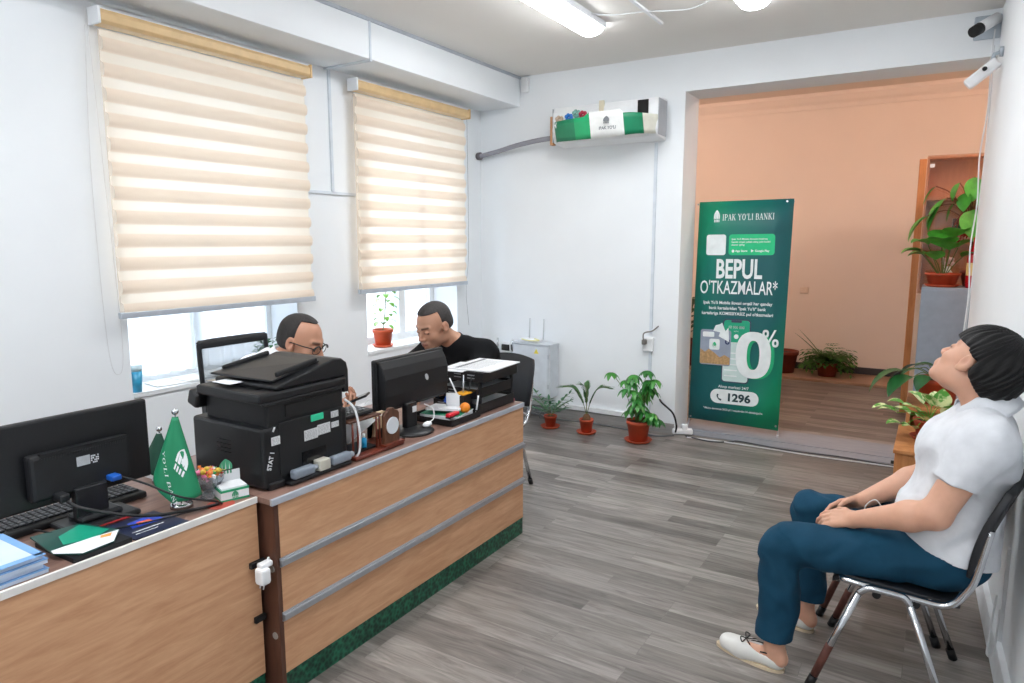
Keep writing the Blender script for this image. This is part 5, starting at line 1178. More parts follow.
for k in range(70):
    a = k*2.4; h = rv(0, .12); r = rv(.01, .075); leaf(b, (-3.93+r*cos(a), 3.14+r*sin(a), zt+h), (cos(a), sin(a), rv(-.2, 1.2)), rv(.03, .05), .024, .6, n=3)
part('foliage', b, pm('jade_leaf', (40, 104, 60), .4, var=.3), t)
t = thing('water_cup', 'pale blue plastic cup at the left corner of the left window sill', 'cup', (-3.87, 2.19, .793))
part('cup_body', B().lathe([(0, 0), (.026, 0), (.034, .12), (.031, .12), (.024, .006), (0, .006)], (-3.87, 2.185, .793)), pm('cup_blue', (60, 160, 200), .3, var=.3, scale=18), t)
part('cup_top', B().cyl((-3.87, 2.185, .913), (-3.87, 2.185, .95), .033, .035), pm('pale_cup', (200, 224, 232), .4), t)
for k, l in enumerate(('pale paper on the left window sill, nearest the blue cup', 'pale paper overlapping the middle of the left window sill', 'pale paper on the left window sill, behind the mesh chair')):
    single('sill_paper', B().box((-3.95, 2.45+.17*k, .798+.005*k), (.18, .26, .003), rot=Matrix.Rotation(R_(10*k-8), 3, 'Z')), pm('pale_sill_paper', (226, 228, 226), .6), l, 'paper', (-3.95, 2.45+.17*k, .796+.005*k))
# ================================================================== PEOPLE
A = np.array
def nrm_(v): v = np.asarray(v, float); return v/np.linalg.norm(v)
class Cap:
    def __init__(s, a, b, ra, rb=None, k=.02): s.a = A(a, float); s.b = A(b, float); s.ra = ra; s.rb = ra if rb is None else rb; s.k = k
    def __call__(s, P):
        ba = s.b-s.a; L = max(ba @ ba, 1e-9); t = np.clip(((P-s.a) @ ba)/L, 0, 1)
        return np.linalg.norm(P-s.a-t[:, None]*ba, axis=1)-(s.ra+(s.rb-s.ra)*t)
class Ell:
    def __init__(s, c, r, R=None, k=.02): s.c = A(c, float); s.r = A(r, float); s.R = None if R is None else A(R, float); s.k = k
    def __call__(s, P):
        Q = P-s.c
        if s.R is not None: Q = Q @ s.R.T
        q = np.linalg.norm(Q/s.r, axis=1); g = np.linalg.norm(Q/(s.r*s.r), axis=1)
        return np.where(q > 1e-6, q*(q-1)/np.maximum(g, 1e-6), -s.r.min())
def smin(a, b, k):
    h = np.clip(.5+.5*(b-a)/k, 0, 1); return b*(1-h)+a*h-k*h*(1-h)
def smax(a, b, k): return -smin(-a, -b, k)
class Cut:
    """primitives ended by planes (cuffs and hems)"""
    def __init__(s, prims, planes, k=.03): s.p = prims; s.pl = planes; s.k = k
    def __call__(s, P):
        d = s.p[0](P)
        for q in s.p[1:]: d = smin(d, q(P), q.k)
        for c, n in s.pl: d = np.maximum(d, (P-c) @ n)
        return d
class Group:
    """smooth union of primitives; bounded so that far away it costs nothing"""
    def __init__(s, prims, k=.02, c=None, r=None): s.p = prims; s.k = k; s.c = c; s.r = r
    def __call__(s, P):
        d = s.p[0](P)
        for q in s.p[1:]: d = smin(d, q(P), q.k)
        return d
def mesh_sdf(f_list, lo, hi, h, post=None):
    """block-sparse surface nets of smooth-unioned primitives"""
    lo = A(lo, float); hi = A(hi, float); n = 16; nb = np.ceil((hi-lo)/(h*n)).astype(int); W = (nb*n+2)
    ctr = np.stack(np.meshgrid(*[np.arange(k) for k in nb], indexing='ij'), -1).reshape(-1, 3)
    C = lo+(ctr+.5)*n*h; D = np.stack([p(C) for p in f_list], 1); hd = n*h*.5*1.7321+h; mn = D.min(1)
    loc = np.stack(np.meshgrid(*[np.arange(n+1)]*3, indexing='ij'), -1).reshape(-1, 3)
    cid = []; cv = []; quads = []
    for bi in np.nonzero(mn < hd+.05)[0]:
        if mn[bi] < -hd-.03: continue
        use = [f_list[j] for j in np.nonzero(D[bi] < mn[bi]+2*hd+.07)[0]]
        g0 = ctr[bi]*n; P = lo+(loc+g0)*h; d = use[0](P)
        for q in use[1:]: d = smin(d, q(P), q.k)
        if post is not None: d = post(P, d)
        if d.min() > 0 or d.max() < 0: continue
        V = d.reshape(n+1, n+1, n+1)
        # cell vertices
        acc = np.zeros((n, n, n, 3)); cnt = np.zeros((n, n, n))
        offs = [(a, b_, c) for a in (0, 1) for b_ in (0, 1) for c in (0, 1)]
        for o1 in offs:
            for ax in range(3):
                if o1[ax]: continue
                o2 = list(o1); o2[ax] = 1
                v1 = V[o1[0]:o1[0]+n, o1[1]:o1[1]+n, o1[2]:o1[2]+n]; v2 = V[o2[0]:o2[0]+n, o2[1]:o2[1]+n, o2[2]:o2[2]+n]
                m = (v1 < 0) != (v2 < 0); t = np.where(m, v1/np.where(m, v1-v2, 1), 0)
                for a in range(3): acc[..., a] += np.where(m, o1[a]+(t if a == ax else 0), 0)
                cnt += m
        ii = np.argwhere(cnt > 0)
        pos = acc[ii[:, 0], ii[:, 1], ii[:, 2]]/cnt[ii[:, 0], ii[:, 1], ii[:, 2]][:, None]
        gi = ii+g0; cid.append((gi[:, 0]*W[1]+gi[:, 1])*W[2]+gi[:, 2]); cv.append(lo+(gi+pos)*h)
        for ax in range(3):
            u, w = [(1, 2), (2, 0), (0, 1)][ax]
            sl = [slice(0, n)]*3; s2 = list(sl); s2[ax] = slice(1, n+1)
            v1 = V[tuple(sl)]; v2 = V[tuple(s2)]; m = (v1 < 0) != (v2 < 0); e = np.argwhere(m)
            if not len(e): continue
            neg = v1[e[:, 0], e[:, 1], e[:, 2]] < 0; G = e+g0
            du = np.zeros(3, int); du[u] = 1; dw = np.zeros(3, int); dw[w] = 1
            lin = lambda X: (X[:, 0]*W[1]+X[:, 1])*W[2]+X[:, 2]
            q = np.stack([lin(G-du-dw), lin(G-dw), lin(G), lin(G-du)], 1)
            q[~neg] = q[~neg][:, ::-1]; quads.append(q)
    cid = np.concatenate(cid); cv = np.concatenate(cv); uq, idx = np.unique(cid, return_index=True); cv = cv[idx]
    Q = np.concatenate(quads); s = np.searchsorted(uq, Q); s = np.clip(s, 0, len(uq)-1); ok = (uq[s] == Q).all(1); return cv, s[ok]
def sdf_obj(name, f_list, lo, hi, h, mat, parent, post=None, colour=None, smooth_it=1):
    v, q = mesh_sdf(f_list, lo, hi, h, post)
    rm = A(root_matrix(parent).inverted() if parent else Matrix())
    tone = colour(v) if colour is not None else None
    v = v @ rm[:3, :3].T+rm[:3, 3]
    me = bpy.data.meshes.new(name); me.from_pydata(v.tolist(), [], q.tolist()); me.update()
    me.materials.append(mat); me.polygons.foreach_set('use_smooth', [True]*len(me.polygons))
    if tone is not None:
        at_ = me.attributes.new('tone', 'FLOAT_COLOR', 'POINT'); at_.data.foreach_set('color', np.concatenate([tone, np.ones((len(tone), 1))], 1).astype(np.float32).ravel())
    o = bpy.data.objects.new(name, me); COL.objects.link(o); o.parent = parent
    if smooth_it: md = o.modifiers.new('relax', 'SMOOTH'); md.iterations = smooth_it; md.factor = .4
    return o
def skin_mat(name, rough=.5):
    m, nt, p = newmat(name); N = nt.nodes; L = nt.links
    at_ = N.new('ShaderNodeAttribute'); at_.attribute_name = 'tone'
    tc = N.new('ShaderNodeTexCoord'); nz = N.new('ShaderNodeTexNoise'); nz.inputs['Scale'].default_value = 40; L.new(tc.outputs['Object'], nz.inputs[0])
    mr = N.new('ShaderNodeMapRange'); mr.inputs[3].default_value = .92; mr.inputs[4].default_value = 1.06; L.new(nz.outputs['Fac'], mr.inputs[0])
    mx = N.new('ShaderNodeVectorMath'); mx.operation = 'SCALE'; L.new(at_.outputs['Color'], mx.inputs[0]); L.new(mr.outputs[0], mx.inputs['Scale'])
    L.new(mx.outputs[0], p.inputs['Base Color']); p.inputs['Roughness'].default_value = rough
    p.inputs['Subsurface Weight'].default_value = .12; p.inputs['Subsurface Radius'].default_value = (.012, .005, .003); p.inputs['Subsurface Scale'].default_value = 1.
    return m
def head_frame(f, up=(0, 0, 1)):
    y = nrm_(f); x = nrm_(np.cross(y, A(up, float))); z = np.cross(x, y); return np.stack([x, y, z])
class Head:
    def __init__(s, c, R, sc=1., cfg=None): s.c = A(c, float); s.R = R; s.s = sc; s.k = .03; s.cfg = cfg or {}
    def L(s, P): return ((P-s.c) @ s.R.T)/s.s
    def W(s, q): return s.c+(A(q, float)*s.s) @ s.R
    def __call__(s, P):
        Q = s.L(P); far = np.linalg.norm(Q, axis=1)-.14; out = far*s.s+.02; m = far < .05
        if m.any(): out[m] = s.local(Q[m])*s.s
        return out
    def local(s, Q):
        S = A((1, 1, 1.)); X = Q.copy(); X[:, 0] = np.abs(X[:, 0])
        d = Ell((0, -.012, .034), (.074, .096, .082))(X)
        d = smin(d, Ell((0, .028, -.025), (.058, .062, .080))(X), .03)
        d = smin(d, Ell((0, .030, -.068), (.050, .050, .040))(X), .025)
        d = smin(d, Ell((.040, .005, -.062), (.020, .035, .030))(X), .02)
        d = smin(d, Ell((0, .068, -.097), (.030, .019, .019))(X), .022)
        d = smin(d, Ell((.040, .058, -.030), (.020, .020, .018))(X), .02)
        d = smin(d, Cap((.010, .084, .022), (.042, .070, .024), .010, .008)(X), .014)
        d = smax(d, -Ell((.031, .101, .002), (.019, .020, .012))(X), .014)
        d = smin(d, Ell((.031, .075, .001), (.0145, .0145, .0125))(X), .004)
        d = smin(d, Cap((0, .086, .010), (0, .108, -.030), .0075, .0105)(X), .012)
        d = smin(d, Ell((.011, .098, -.035), (.0085, .012, .008))(X), .007)
        d = smax(d, -Ell((.007, .104, -.0425), (.0035, .005, .003))(X), .003)
        d = smin(d, Ell((0, .082, -.065), (.028, .018, .018))(X), .014)
        d = smin(d, Cap((0, .099, -.0585), (.018, .089, -.0615), .0055, .003)(X), .005)
        d = smin(d, Cap((0, .097, -.0705), (.016, .088, -.0675), .0062, .003)(X), .005)
        d = smax(d, -Cap((0, .106, -.0645), (.023, .092, -.0648), .0022, .0015)(X), .003)
        # ears
        e = Ell((.079, -.012, -.004), (.010, .020, .031))(X); e = smax(e, -Ell((.089, -.006, -.002), (.008, .012, .019))(X), .005)
        e = smin(e, Ell((.074, -.002, -.029), (.008, .010, .010))(X), .006)
        return smin(d, e, .008)
    def tone(s, P, base, brow=(.02, .015, .012), lip=(.36, .13, .10), stubble=0.):
        Q = s.L(P); X = Q.copy(); X[:, 0] = np.abs(X[:, 0]); col = np.tile(A(base), (len(P), 1))
        def mixin(mask, c): col[:] = col*(1-mask[:, None])+A(c)*mask[:, None]
        near = np.linalg.norm(Q, axis=1) < .16; g = lambda d, w: np.clip(1-d/w, 0, 1)*near
        front = np.clip((Q[:, 1]-.04)/.02, 0, 1)
        if stubble: mixin(stubble*np.clip((-.030-Q[:, 2])/.02, 0, 1)*np.clip((Q[:, 1]+.01)/.03, 0, 1)*np.clip((Q[:, 2]+.115)/.02, 0, 1)*near*(Q[:, 1] > -.02), (.16, .12, .10))
        mixin(np.clip(1.4-np.abs(Cap((0, .1, -.0585), (.017, .089, -.0615), 0)(X))/.007, 0, 1)*near*.75, lip)
        mixin(np.clip(1.4-np.abs(Cap((0, .1, -.0705), (.015, .088, -.068), 0)(X))/.007, 0, 1)*near*.75, lip)
        mixin(np.clip(1.3-Cap((0, .107, -.0645), (.022, .092, -.0648), 0)(X)/.0032, 0, 1)*near*.8, (.12, .04, .035))
        bd = Cap((.016, .093, .0225), (.046, .078, .0265), .0, .0)(X); mixin(np.clip(1.5-bd/.0055, 0, 1)*front*near*.75, brow)
        ed = Cap((.018, .088, -.0035), (.045, .080, -.0035), .0)(X); mixin(np.clip(1.4-ed/.0042, 0, 1)*front*near*.9, (.02, .012, .01))
        mixin(np.clip(1-np.abs(ed-.008)/.006, 0, 1)*front*near*.18, (.25, .12, .09))
        mixin(g(np.linalg.norm(X-A((.088, -.006, -.002)), axis=1), .02)*.45, (.45, .16, .12))
        mixin(g(np.linalg.norm(X-A((.0, .11, -.03)), axis=1), .03)*.25, (.6, .25, .19))
        return col
def hand(w, d, pn, side, curl=.5, sc=1., spread=.12, thumb=None):
    """five-fingered hand: w wrist, d direction to the fingers, pn palm normal, side = direction of the thumb side"""
    w = A(w, float); d = nrm_(d); pn = nrm_(A(pn, float)-d*np.dot(pn, d)); s = np.cross(d, pn); s = s*(1 if np.dot(s, side) > 0 else -1); out = []
    for j, x in enumerate((.027, .009, -.009, -.026)):
        kn = w+d*(.088-.006*abs(j-1))*sc+s*x*sc; out.append(Cap(w+d*.012*sc+s*x*.7*sc, kn, .0135*sc, .0105*sc, .010))
        L = (.043, .048, .045, .035)[j]*sc; dd = nrm_(d+s*x*spread*20*.1); p = kn; c = curl*(1+.12*j)
        for q, (f, r0, r1) in enumerate(((1, .0095, .0085), (.62, .0085, .0078), (.5, .0078, .0066))):
            dd = nrm_(dd*cos(c*(.55 if q == 0 else .8))+pn*sin(c*(.55 if q == 0 else .8))); e = p+dd*L*f
            out.append(Cap(p, e, r0*sc, r1*sc, .0035 if q == 0 else .003)); p = e
    t0 = w+d*.022*sc+s*.018*sc; t1 = w+d*.050*sc+s*.043*sc+pn*.010*sc; t2 = t1+nrm_(d*.9+s*.35+pn*.35)*.034*sc; t3 = t2+nrm_(d+pn*.5-s*.05)*.027*sc
    out += [Cap(t0, t1, .016*sc, .012*sc, .010), Cap(t1, t2, .0115*sc, .010*sc, .004), Cap(t2, t3, .0098*sc, .0078*sc, .003)]
    g = Group(out); g.k = .012; return g
def folds(P, amp, f=1., seed=0):
    x, y, z = P[:, 0]*f, P[:, 1]*f, P[:, 2]*f
    Q = np.stack([x, y, z], 1); Q = Q+.035*np.sin(Q[:, [1, 2, 0]]*13+seed)+.016*np.sin(Q[:, [2, 0, 1]]*29+2*seed)+.007*np.sin(Q[:, [1, 2, 0]]*57+3*seed)
    s1 = np.sin(Q @ A((9., 4, 17))+seed); s2 = np.sin(Q @ A((-21., 14, 19))+2*seed); s3 = np.sin(Q @ A((26., 33, -31))+seed)
    sh = lambda s: np.sign(s)*np.abs(s)**.75
    return amp*(.55*sh(s1)+.45*sh(s2)*(.5+.5*s1)+.40*s3*(.5-.5*s2))

def person(name, label, J, skin, h=.004, grp=None, tone_kw={}, shirt=None, sleeve=.55, trouser=None, shoe=None, hair=None, lean_w=1.):
    t_ = J; pv = A(J['pelvis'], float); nk = A(J['neck'], float); hc = A(J['head'], float)
    R = head_frame(J['face'], J.get('up', (0, 0, 1))); H = Head(hc, R, J.get('hs', 1.))
    lat = nrm_(A(J['shL'], float)-A(J['shR'], float)); fw = nrm_(np.cross(lat, A((0, 0, 1.))))  # forward-ish
    if np.dot(fw, A(J['kneeL'], float)+A(J['kneeR'], float)-2*pv) < 0: fw = -fw
    ch = A(J['chest'], float); be = A(J['belly'], float)
    def torso(e=0., wd=1.):
        o = []
        for s in (-1, 1):
            o += [Cap(pv+lat*s*.075, be+lat*s*.055, .105*wd+e, .108*wd+e, .06), Cap(be+lat*s*.055, ch+lat*s*.075, .108*wd+e, .112*wd+e, .06)]
        o += [Cap(A(J['shR'])-lat*-.03, A(J['shL'])-lat*.03, .062+e, .062+e, .06), Cap(ch, nk-fw*.01, .10+e, .060+e*.6, .06), Cap(A(J['shR']), nk+(A(J['shR'])-nk)*.4+A((0, 0, .02)), .055+e, .05+e*.6, .04), Cap(A(J['shL']), nk+(A(J['shL'])-nk)*.4+A((0, 0, .02)), .055+e, .05+e*.6, .04)]
        return o
    prims = torso(-.006)
    hb = H.W((0, -.030, -.045)); prims += [Cap(nk-(hb-nk)*.3, hb, .060, .055, .03), H]
    for S in 'LR':
        sh, el, wr = A(J['sh'+S]), A(J['el'+S]), A(J['wr'+S]); mid = el+(wr-el)*.3
        aw = J.get('aw', 1.)
        prims += [Cap(sh, el, .053*aw, .043*aw, .03), Cap(el, mid, .043*aw, .045*aw, .02), Cap(mid, wr, .045*aw, .029, .02)]
        hd_ = J['hand'+S]; hg = hand(wr, *hd_[:3], curl=hd_[3], sc=hd_[4] if len(hd_) > 4 else 1.); hg.k = .014; prims.append(hg)
        hp, kn, an, to = A(J['hip'+S]), A(J['knee'+S]), A(J['ank'+S]), A(J['toe'+S]); calf = kn+(an-kn)*.32; heel = an+A((0, 0, -an[2]+.045))-nrm_(to-an)*.02
        prims += [Cap(hp, kn, .085, .058, .04), Cap(kn, calf, .055, .056, .03), Cap(calf, an, .054, .034, .03), Cap(an, heel, .034, .028, .02), Cap(heel, heel+(A((to[0], to[1], .034))-heel)*.72, .028, .019, .03)]
    pts = np.stack([A(v, float) for k, v in J.items() if k not in ('face', 'up', 'hs', 'handL', 'handR', 'aw', 'ncf', 'leanf')]); lo = pts.min(0)-.24; hi = pts.max(0)+.26; lo[2] = max(lo[2], .0)
    root = thing(name, label, 'person', (pv[0], pv[1], 0), 0, grp)
    tone = lambda v: H.tone(v, skin, **tone_kw)
    body = sdf_obj('body', prims, lo, hi, h, skin_mat(name+'_skin'), root, None, tone)
    def swell(p, e):
        import copy as cp
        q = cp.copy(p)
        if isinstance(q, Cap): q.ra = p.ra+e; q.rb = p.rb+e
        return q
    if shirt:
        mat, e, amp, seed, hem, wd = shirt; P_ = torso(e, wd)
        cuts = []
        for S in 'LR':
            sh, el = A(J['sh'+S]), A(J['el'+S]); en = sh+(el-sh)*sleeve
            if sleeve <= 1: P_.append(Cut([Cap(sh, en+(el-sh)*.12, .060+e, .056+e+.008, .035)], [(en, nrm_(el-sh))], .035))
            else:
                wr = A(J['wr'+S]); m_ = el+(wr-el)*.3; w2 = el+(wr-el)*.93; P_ += [Cap(sh, el, .058+e, .048+e, .035), Cap(el, m_, .048+e, .049+e, .02), Cut([Cap(m_, w2+(wr-el)*.05, .049+e, .036+e, .02)], [(w2, nrm_(wr-el))], .02)]
        axis = nrm_(nk+(hb-nk)*.3-ch); ncut = nk+(hb-nk)*J.get('ncf', .16)
        def post(P, d):
            d = d+folds(P, amp, 1., seed)
            for c, n_, o_, rad in cuts:
                t = (P-c) @ n_; near = np.linalg.norm(P-c, axis=1) < rad; d = np.where(near, np.maximum(d, t), d)
            tn = (P-ncut) @ nrm_(nrm_(hb-nk)+A((0, 0, J.get('leanf', 0)))); nr = np.linalg.norm(P-ncut, axis=1) < .098; d = np.where(nr, np.maximum(d, tn), d)
            hm = (hem-P[:, 2]) if np.isscalar(hem) else -((P-A(hem[0])) @ nrm_(hem[1])); return np.maximum(d, hm)
        sdf_obj('shirt', P_, lo, hi, h, mat, root, post)
        return_extra = (ncut, nrm_(hb-nk))
    if trouser:
        mat, e, amp, seed = trouser; P_ = [Cap(pv-lat*.075, pv+lat*.075, .112+e, None, .05)]
        cuts = []
        for S in 'LR':
            hp, kn, an = A(J['hip'+S]), A(J['knee'+S]), A(J['ank'+S]); P_ += [Cap(pv+(hp-pv)*.9, hp, .10+e, .098+e, .05), Cap(hp, kn, .090+e, .070+e, .05), Cap(kn, an+(kn-an)*.0, .070+e, .060+e, .03)]; cuts.append(an+(kn-an)*.10)
        wl = J.get('waist', pv+A((0, 0, .10)))
        def post2(P, d):
            amp2 = amp*(1+1.2*np.exp(-((np.minimum(np.linalg.norm(P-A(J['kneeL']), axis=1), np.linalg.norm(P-A(J['kneeR']), axis=1)))/.12)**2))
            d = d+folds(P, 1., 1.3, seed)*amp2
            for S, c in zip('LR', cuts):
                t = (P-c) @ nrm_(A(J['ank'+S])-A(J['knee'+S])); near = np.linalg.norm(P-c, axis=1) < .14; d = np.where(near, np.maximum(d, t), d)
            return np.maximum(d, (P-A(wl)) @ nrm_(be-pv))
        tr = sdf_obj('jeans' if 'jean' in mat.name or 'denim' in mat.name else 'trousers', P_, lo, hi, h, mat, root, post2)
    if shoe:
        for S in 'LR':
            an, to = A(J['ank'+S]), A(J['toe'+S]); f = nrm_((to-an)*A((1, 1, 0))); sd = np.cross(A((0, 0, 1.)), f); hl = A((an[0], an[1], 0))-f*.045; tp = A((to[0], to[1], 0))+f*.02
            L_ = np.linalg.norm(tp-hl)
            P_ = [Cap(hl+f*.035+A((0, 0, .040)), hl+f*L_*.5+A((0, 0, .038)), .037, .038, .03), Cap(hl+f*L_*.5+A((0, 0, .038)), hl+f*(L_-.05)+A((0, 0, .030)), .040, .032, .03), Cap(hl+f*L_*.62+sd*.012+A((0, 0, .03)), hl+f*(L_-.06)-sd*.008+A((0, 0, .028)), .034, .030, .03)]
            def post3(P, d, hl=hl, f=f, L_=L_):
                s_ = (P-hl) @ f; top = .060+.014*np.clip((.045-s_)/.045, 0, 1)+.016*np.exp(-((s_-L_*.55)/.05)**2)
                d = smax(d, P[:, 2]-top-.0, .012)
                op = Ell(hl+f*L_*.30+A((0, 0, .082)), (.001, .001, .001))
                q = (P-(hl+f*(L_*.30)+A((0, 0, .075)))); a = (q @ f)/(.072); b_ = (q @ np.cross(A((0, 0, 1.)), f))/.033; c_ = q[:, 2]/.042
                hole = (np.sqrt(a*a+b_*b_+c_*c_)-1)*.03
                return np.maximum(np.maximum(d, -hole), .004-P[:, 2])
            so = sdf_obj('shoe', P_, A((min(hl[0], tp[0])-.08, min(hl[1], tp[1])-.08, 0)), A((max(hl[0], tp[0])+.08, max(hl[1], tp[1])+.08, .15)), .003, shoe[0], root, post3)
            b = B(); n = 28; out = []
            for k in range(n):
                a = 2*pi*k/n; u = (L_/2-.001)*(abs(cos(a))**.8)*(1 if cos(a) > 0 else -1); w_ = .041*sin(a)*(1-.12*cos(a)); out.append(hl+f*(L_/2+u)+sd*w_)
            b.add([tuple(p+A((0, 0, .0))) for p in out]+[tuple(p+A((0, 0, .012))) for p in out], [tuple(reversed(range(n))), tuple(range(n, 2*n))]+[(k, (k+1) % n, n+(k+1) % n, n+k) for k in range(n)])
            part('sole', b, shoe[1], so, label='rubber sole')
            b = B(); y1 = hl+f*L_*.56+A((0, 0, .077)); rim = []
            for k in range(17):
                a = pi*.62+(2*pi-pi*.24)*k/16*1.0-pi*.5; rim.append(hl+f*(L_*.30+.075*cos(a+pi*.38))+sd*.033*sin(a+pi*.38)+A((0, 0, .066+.012*max(0, -cos(a+pi*.38)))))
            b.tube([tuple(p) for p in rim], .0028, 6)
            if shoe[2]:
                for q in (-1, 1): b.tube(spline([tuple(y1), tuple(y1+sd*q*.022+f*.012+A((0, 0, .012))), tuple(y1+sd*q*.034+A((0, 0, .0))), tuple(y1)], 5), .0025, 5); b.tube([tuple(y1), tuple(y1+sd*q*.028-f*.03+A((0, 0, -.003)))], .0022, 5)
                part('lace', b, BLACKM, so, label='black lace bow')
            else: part('topline', b, BLACKM, so)
    if hair:
        mat, th, plane, kind = hair
        def hp_(P):
            Q = H.L(P); X = Q.copy(); X[:, 0] = np.abs(X[:, 0])
            d = Ell((0, -.014, .036), (.075+th, .098+th, .084+th))(X)
            if kind == 'thick': d = smin(d, Ell((0, -.05, -.005), (.068+th*.8, .062+th*.8, .062))(X), .03)
            else: d = smin(d, Ell((0, -.045, -.01), (.066+th, .062+th, .055))(X), .03)
            ang = np.arctan2(Q[:, 0], Q[:, 1]+.02)
            st = np.sin(ang*34+Q[:, 2]*60+3*np.sin(Q[:, 2]*35+ang*5))*.0016*(1.3 if kind == 'thick' else .3)+np.sin(ang*71+Q[:, 2]*120)*.0006
            d = d+st
            cut = ((X-A(plane[0])) @ -nrm_(plane[1]))
            if kind == 'thick': cut = cut+.004*np.sin(Q[:, 0]*190)+.003*np.sin(Q[:, 0]*410+1)
            if kind != 'thick': cut = cut+.0035*np.sin(Q[:, 0]*310+2*np.sin(Q[:, 2]*170))*np.sin(Q[:, 2]*280+Q[:, 1]*190)
            if kind == 'balding':
                # hairline runs back above the temples, a ring at the sides
                side = smin(cut, (Ell((0, -.05, .02), (.12, .088, .085))(X)), .01); cut = side
            d = smax(d, cut, .005)
            if kind == 'temple': d = smax(d, -Ell((.060, .062, .075), (.044, .056, .050))(X), .01)
            low = -(Q[:, 2]-plane[2])-.0
            if kind == 'thick': low = -(Q[:, 2]+.012+.62*np.clip(-Q[:, 1]-.02, 0, .08))
            d = smax(d, low+np.clip(Q[:, 1], -1, 0)*.0, .008)
            # free the ear and the face in front of it
            d = smax(d, -Ell((.088, .004, -.010), (.030, .028, .036))(X), .006)
            fc = smax((Q[:, 1]-plane[3]), (.030-Q[:, 2])*1., .01); fc = np.minimum(Q[:, 1]-plane[3], plane[4]-Q[:, 2])
            d = smax(d, fc, .006)
            if kind == 'thick': d = smax(d, np.minimum(Q[:, 1]+.036, .020-Q[:, 2]), .006)
            return d*H.s
        hp_.k = .01
        sdf_obj('hair', [hp_], hc-.19, hc+.19, .003, mat, root, smooth_it=1)
    return root, H, (nk, hb, lat, fw)
def cloth(name, col, **k): return pm(name, col, .85, var=.05, scale=25, bump=.25, bscale=900, spec=.2, **k)
HAIRB = pm('black_hair', (7, 6, 7), .5, spec=.3, var=.35, scale=90, bump=.6, bscale=260, stretch=(3, 3, .6))
HAIRG = pm('short_dark_hair', (40, 36, 35), .7, var=.4, scale=160, bump=.8, bscale=500)
def srgb3(r, g, b): return rgb(r, g, b)[:3]
# ---- the young man on the visitor chair
J3 = dict(pelvis=(.115, 2.85, .56), belly=(.10, 2.85, .70), chest=(.138, 2.84, .90), neck=(.175, 2.83, 1.075), head=(.142, 2.835, 1.222),
  face=(-.60, .56, .50), up=(.6, 0, .75), hs=1.12, ncf=.38, aw=1.13,
  shL=(.175, 2.655, 1.005), elL=(.055, 2.615, .745), wrL=(-.19, 2.715, .640), handL=((-1, .35, -.25), (.25, .55, -.75), (-.2, -.2, .9), .5, 1.0),
  shR=(.175, 3.02, 1.005), elR=(.040, 3.075, .755), wrR=(-.19, 2.94, .635), handR=((-1, -.55, -.25), (.1, -.75, -.6), (-.2, .2, .9), .5, 1.0),
  hipL=(.10, 2.765, .545), kneeL=(-.425, 2.680, .495), ankL=(-.430, 2.650, .095), toeL=(-.645, 2.700, .032),
  hipR=(.10, 2.945, .545), kneeR=(-.37, 3.07, .515), ankR=(-.375, 3.01, .100), toeR=(-.57, 3.085, .032))
P3, H3, ex3 = person('person', 'person in white polo shirt and blue jeans slumped on a chair, head tilted back', J3, srgb3(214, 164, 138), h=.0042,
  tone_kw=dict(), shirt=(cloth('white_cotton', (222, 225, 230)), .016, .016, 1.3, ((.02, 2.85, .60), (.25, 0, .97)), 1.16), sleeve=.60,
  trouser=(pm('blue_denim', (22, 66, 90), .8, var=.16, scale=6, bump=.35, bscale=700, spec=.2), .010, .009, .7),
  shoe=(pm('white_leather', (222, 222, 218), .45), pm('gum_sole', (206, 188, 160), .6), True), hair=(HAIRB, .022, ((0, .092, .034), (0, -.8, .6), -.062, .008, .034), 'thick'))
# polo collar and placket
def collar(ex, par, mat, f0=.16, r0=.064, r1=.098, gap=.80, lean=0.):
    nk, hb, lat, fw = ex; ax = nrm_(nrm_(hb-nk)+A((0, 0, lean))); c0 = nk+(hb-nk)*f0; u0 = nrm_(fw-ax*np.dot(fw, ax)); v0 = np.cross(ax, u0)
    pr = [(r0, -.012), (r0-.001, .008), (r0+.001, .024), (r0+.008, .030), (r0+.016, .022), (r0+.026, .004), (r1, -.024), (r1+.006, -.052)]
    def colf(u, v):
        a = pi+(u-.5)*2*pi*gap; k = v*(len(pr)-1); i = min(int(k), len(pr)-2); r, z = [pr[i][q]+(pr[i+1][q]-pr[i][q])*(k-i) for q in (0, 1)]
        front = max(0, cos(a)); p = c0+u0*cos(a)*r*(1+.18*front)+v0*sin(a)*r+ax*(z-.030*front-.006*front*v); return tuple(p)
    g = B().grid(colf, 48, 14); o = part('collar', g, mat, par); md = o.modifiers.new('thick', 'SOLIDIFY'); md.thickness = .004; return o
collar(ex3, P3, MATS['white_cotton'], .40, .066, .104)
b = B()
b.tube(spline([(-.10, 2.70, .70), (-.125, 2.69, .735), (-.15, 2.70, .715), (-.16, 2.72, .68), (-.13, 2.74, .665)], 6), .002, 6)
part('wrist_cord', b, WCORD, P3, label='thin white loop at the wrist')
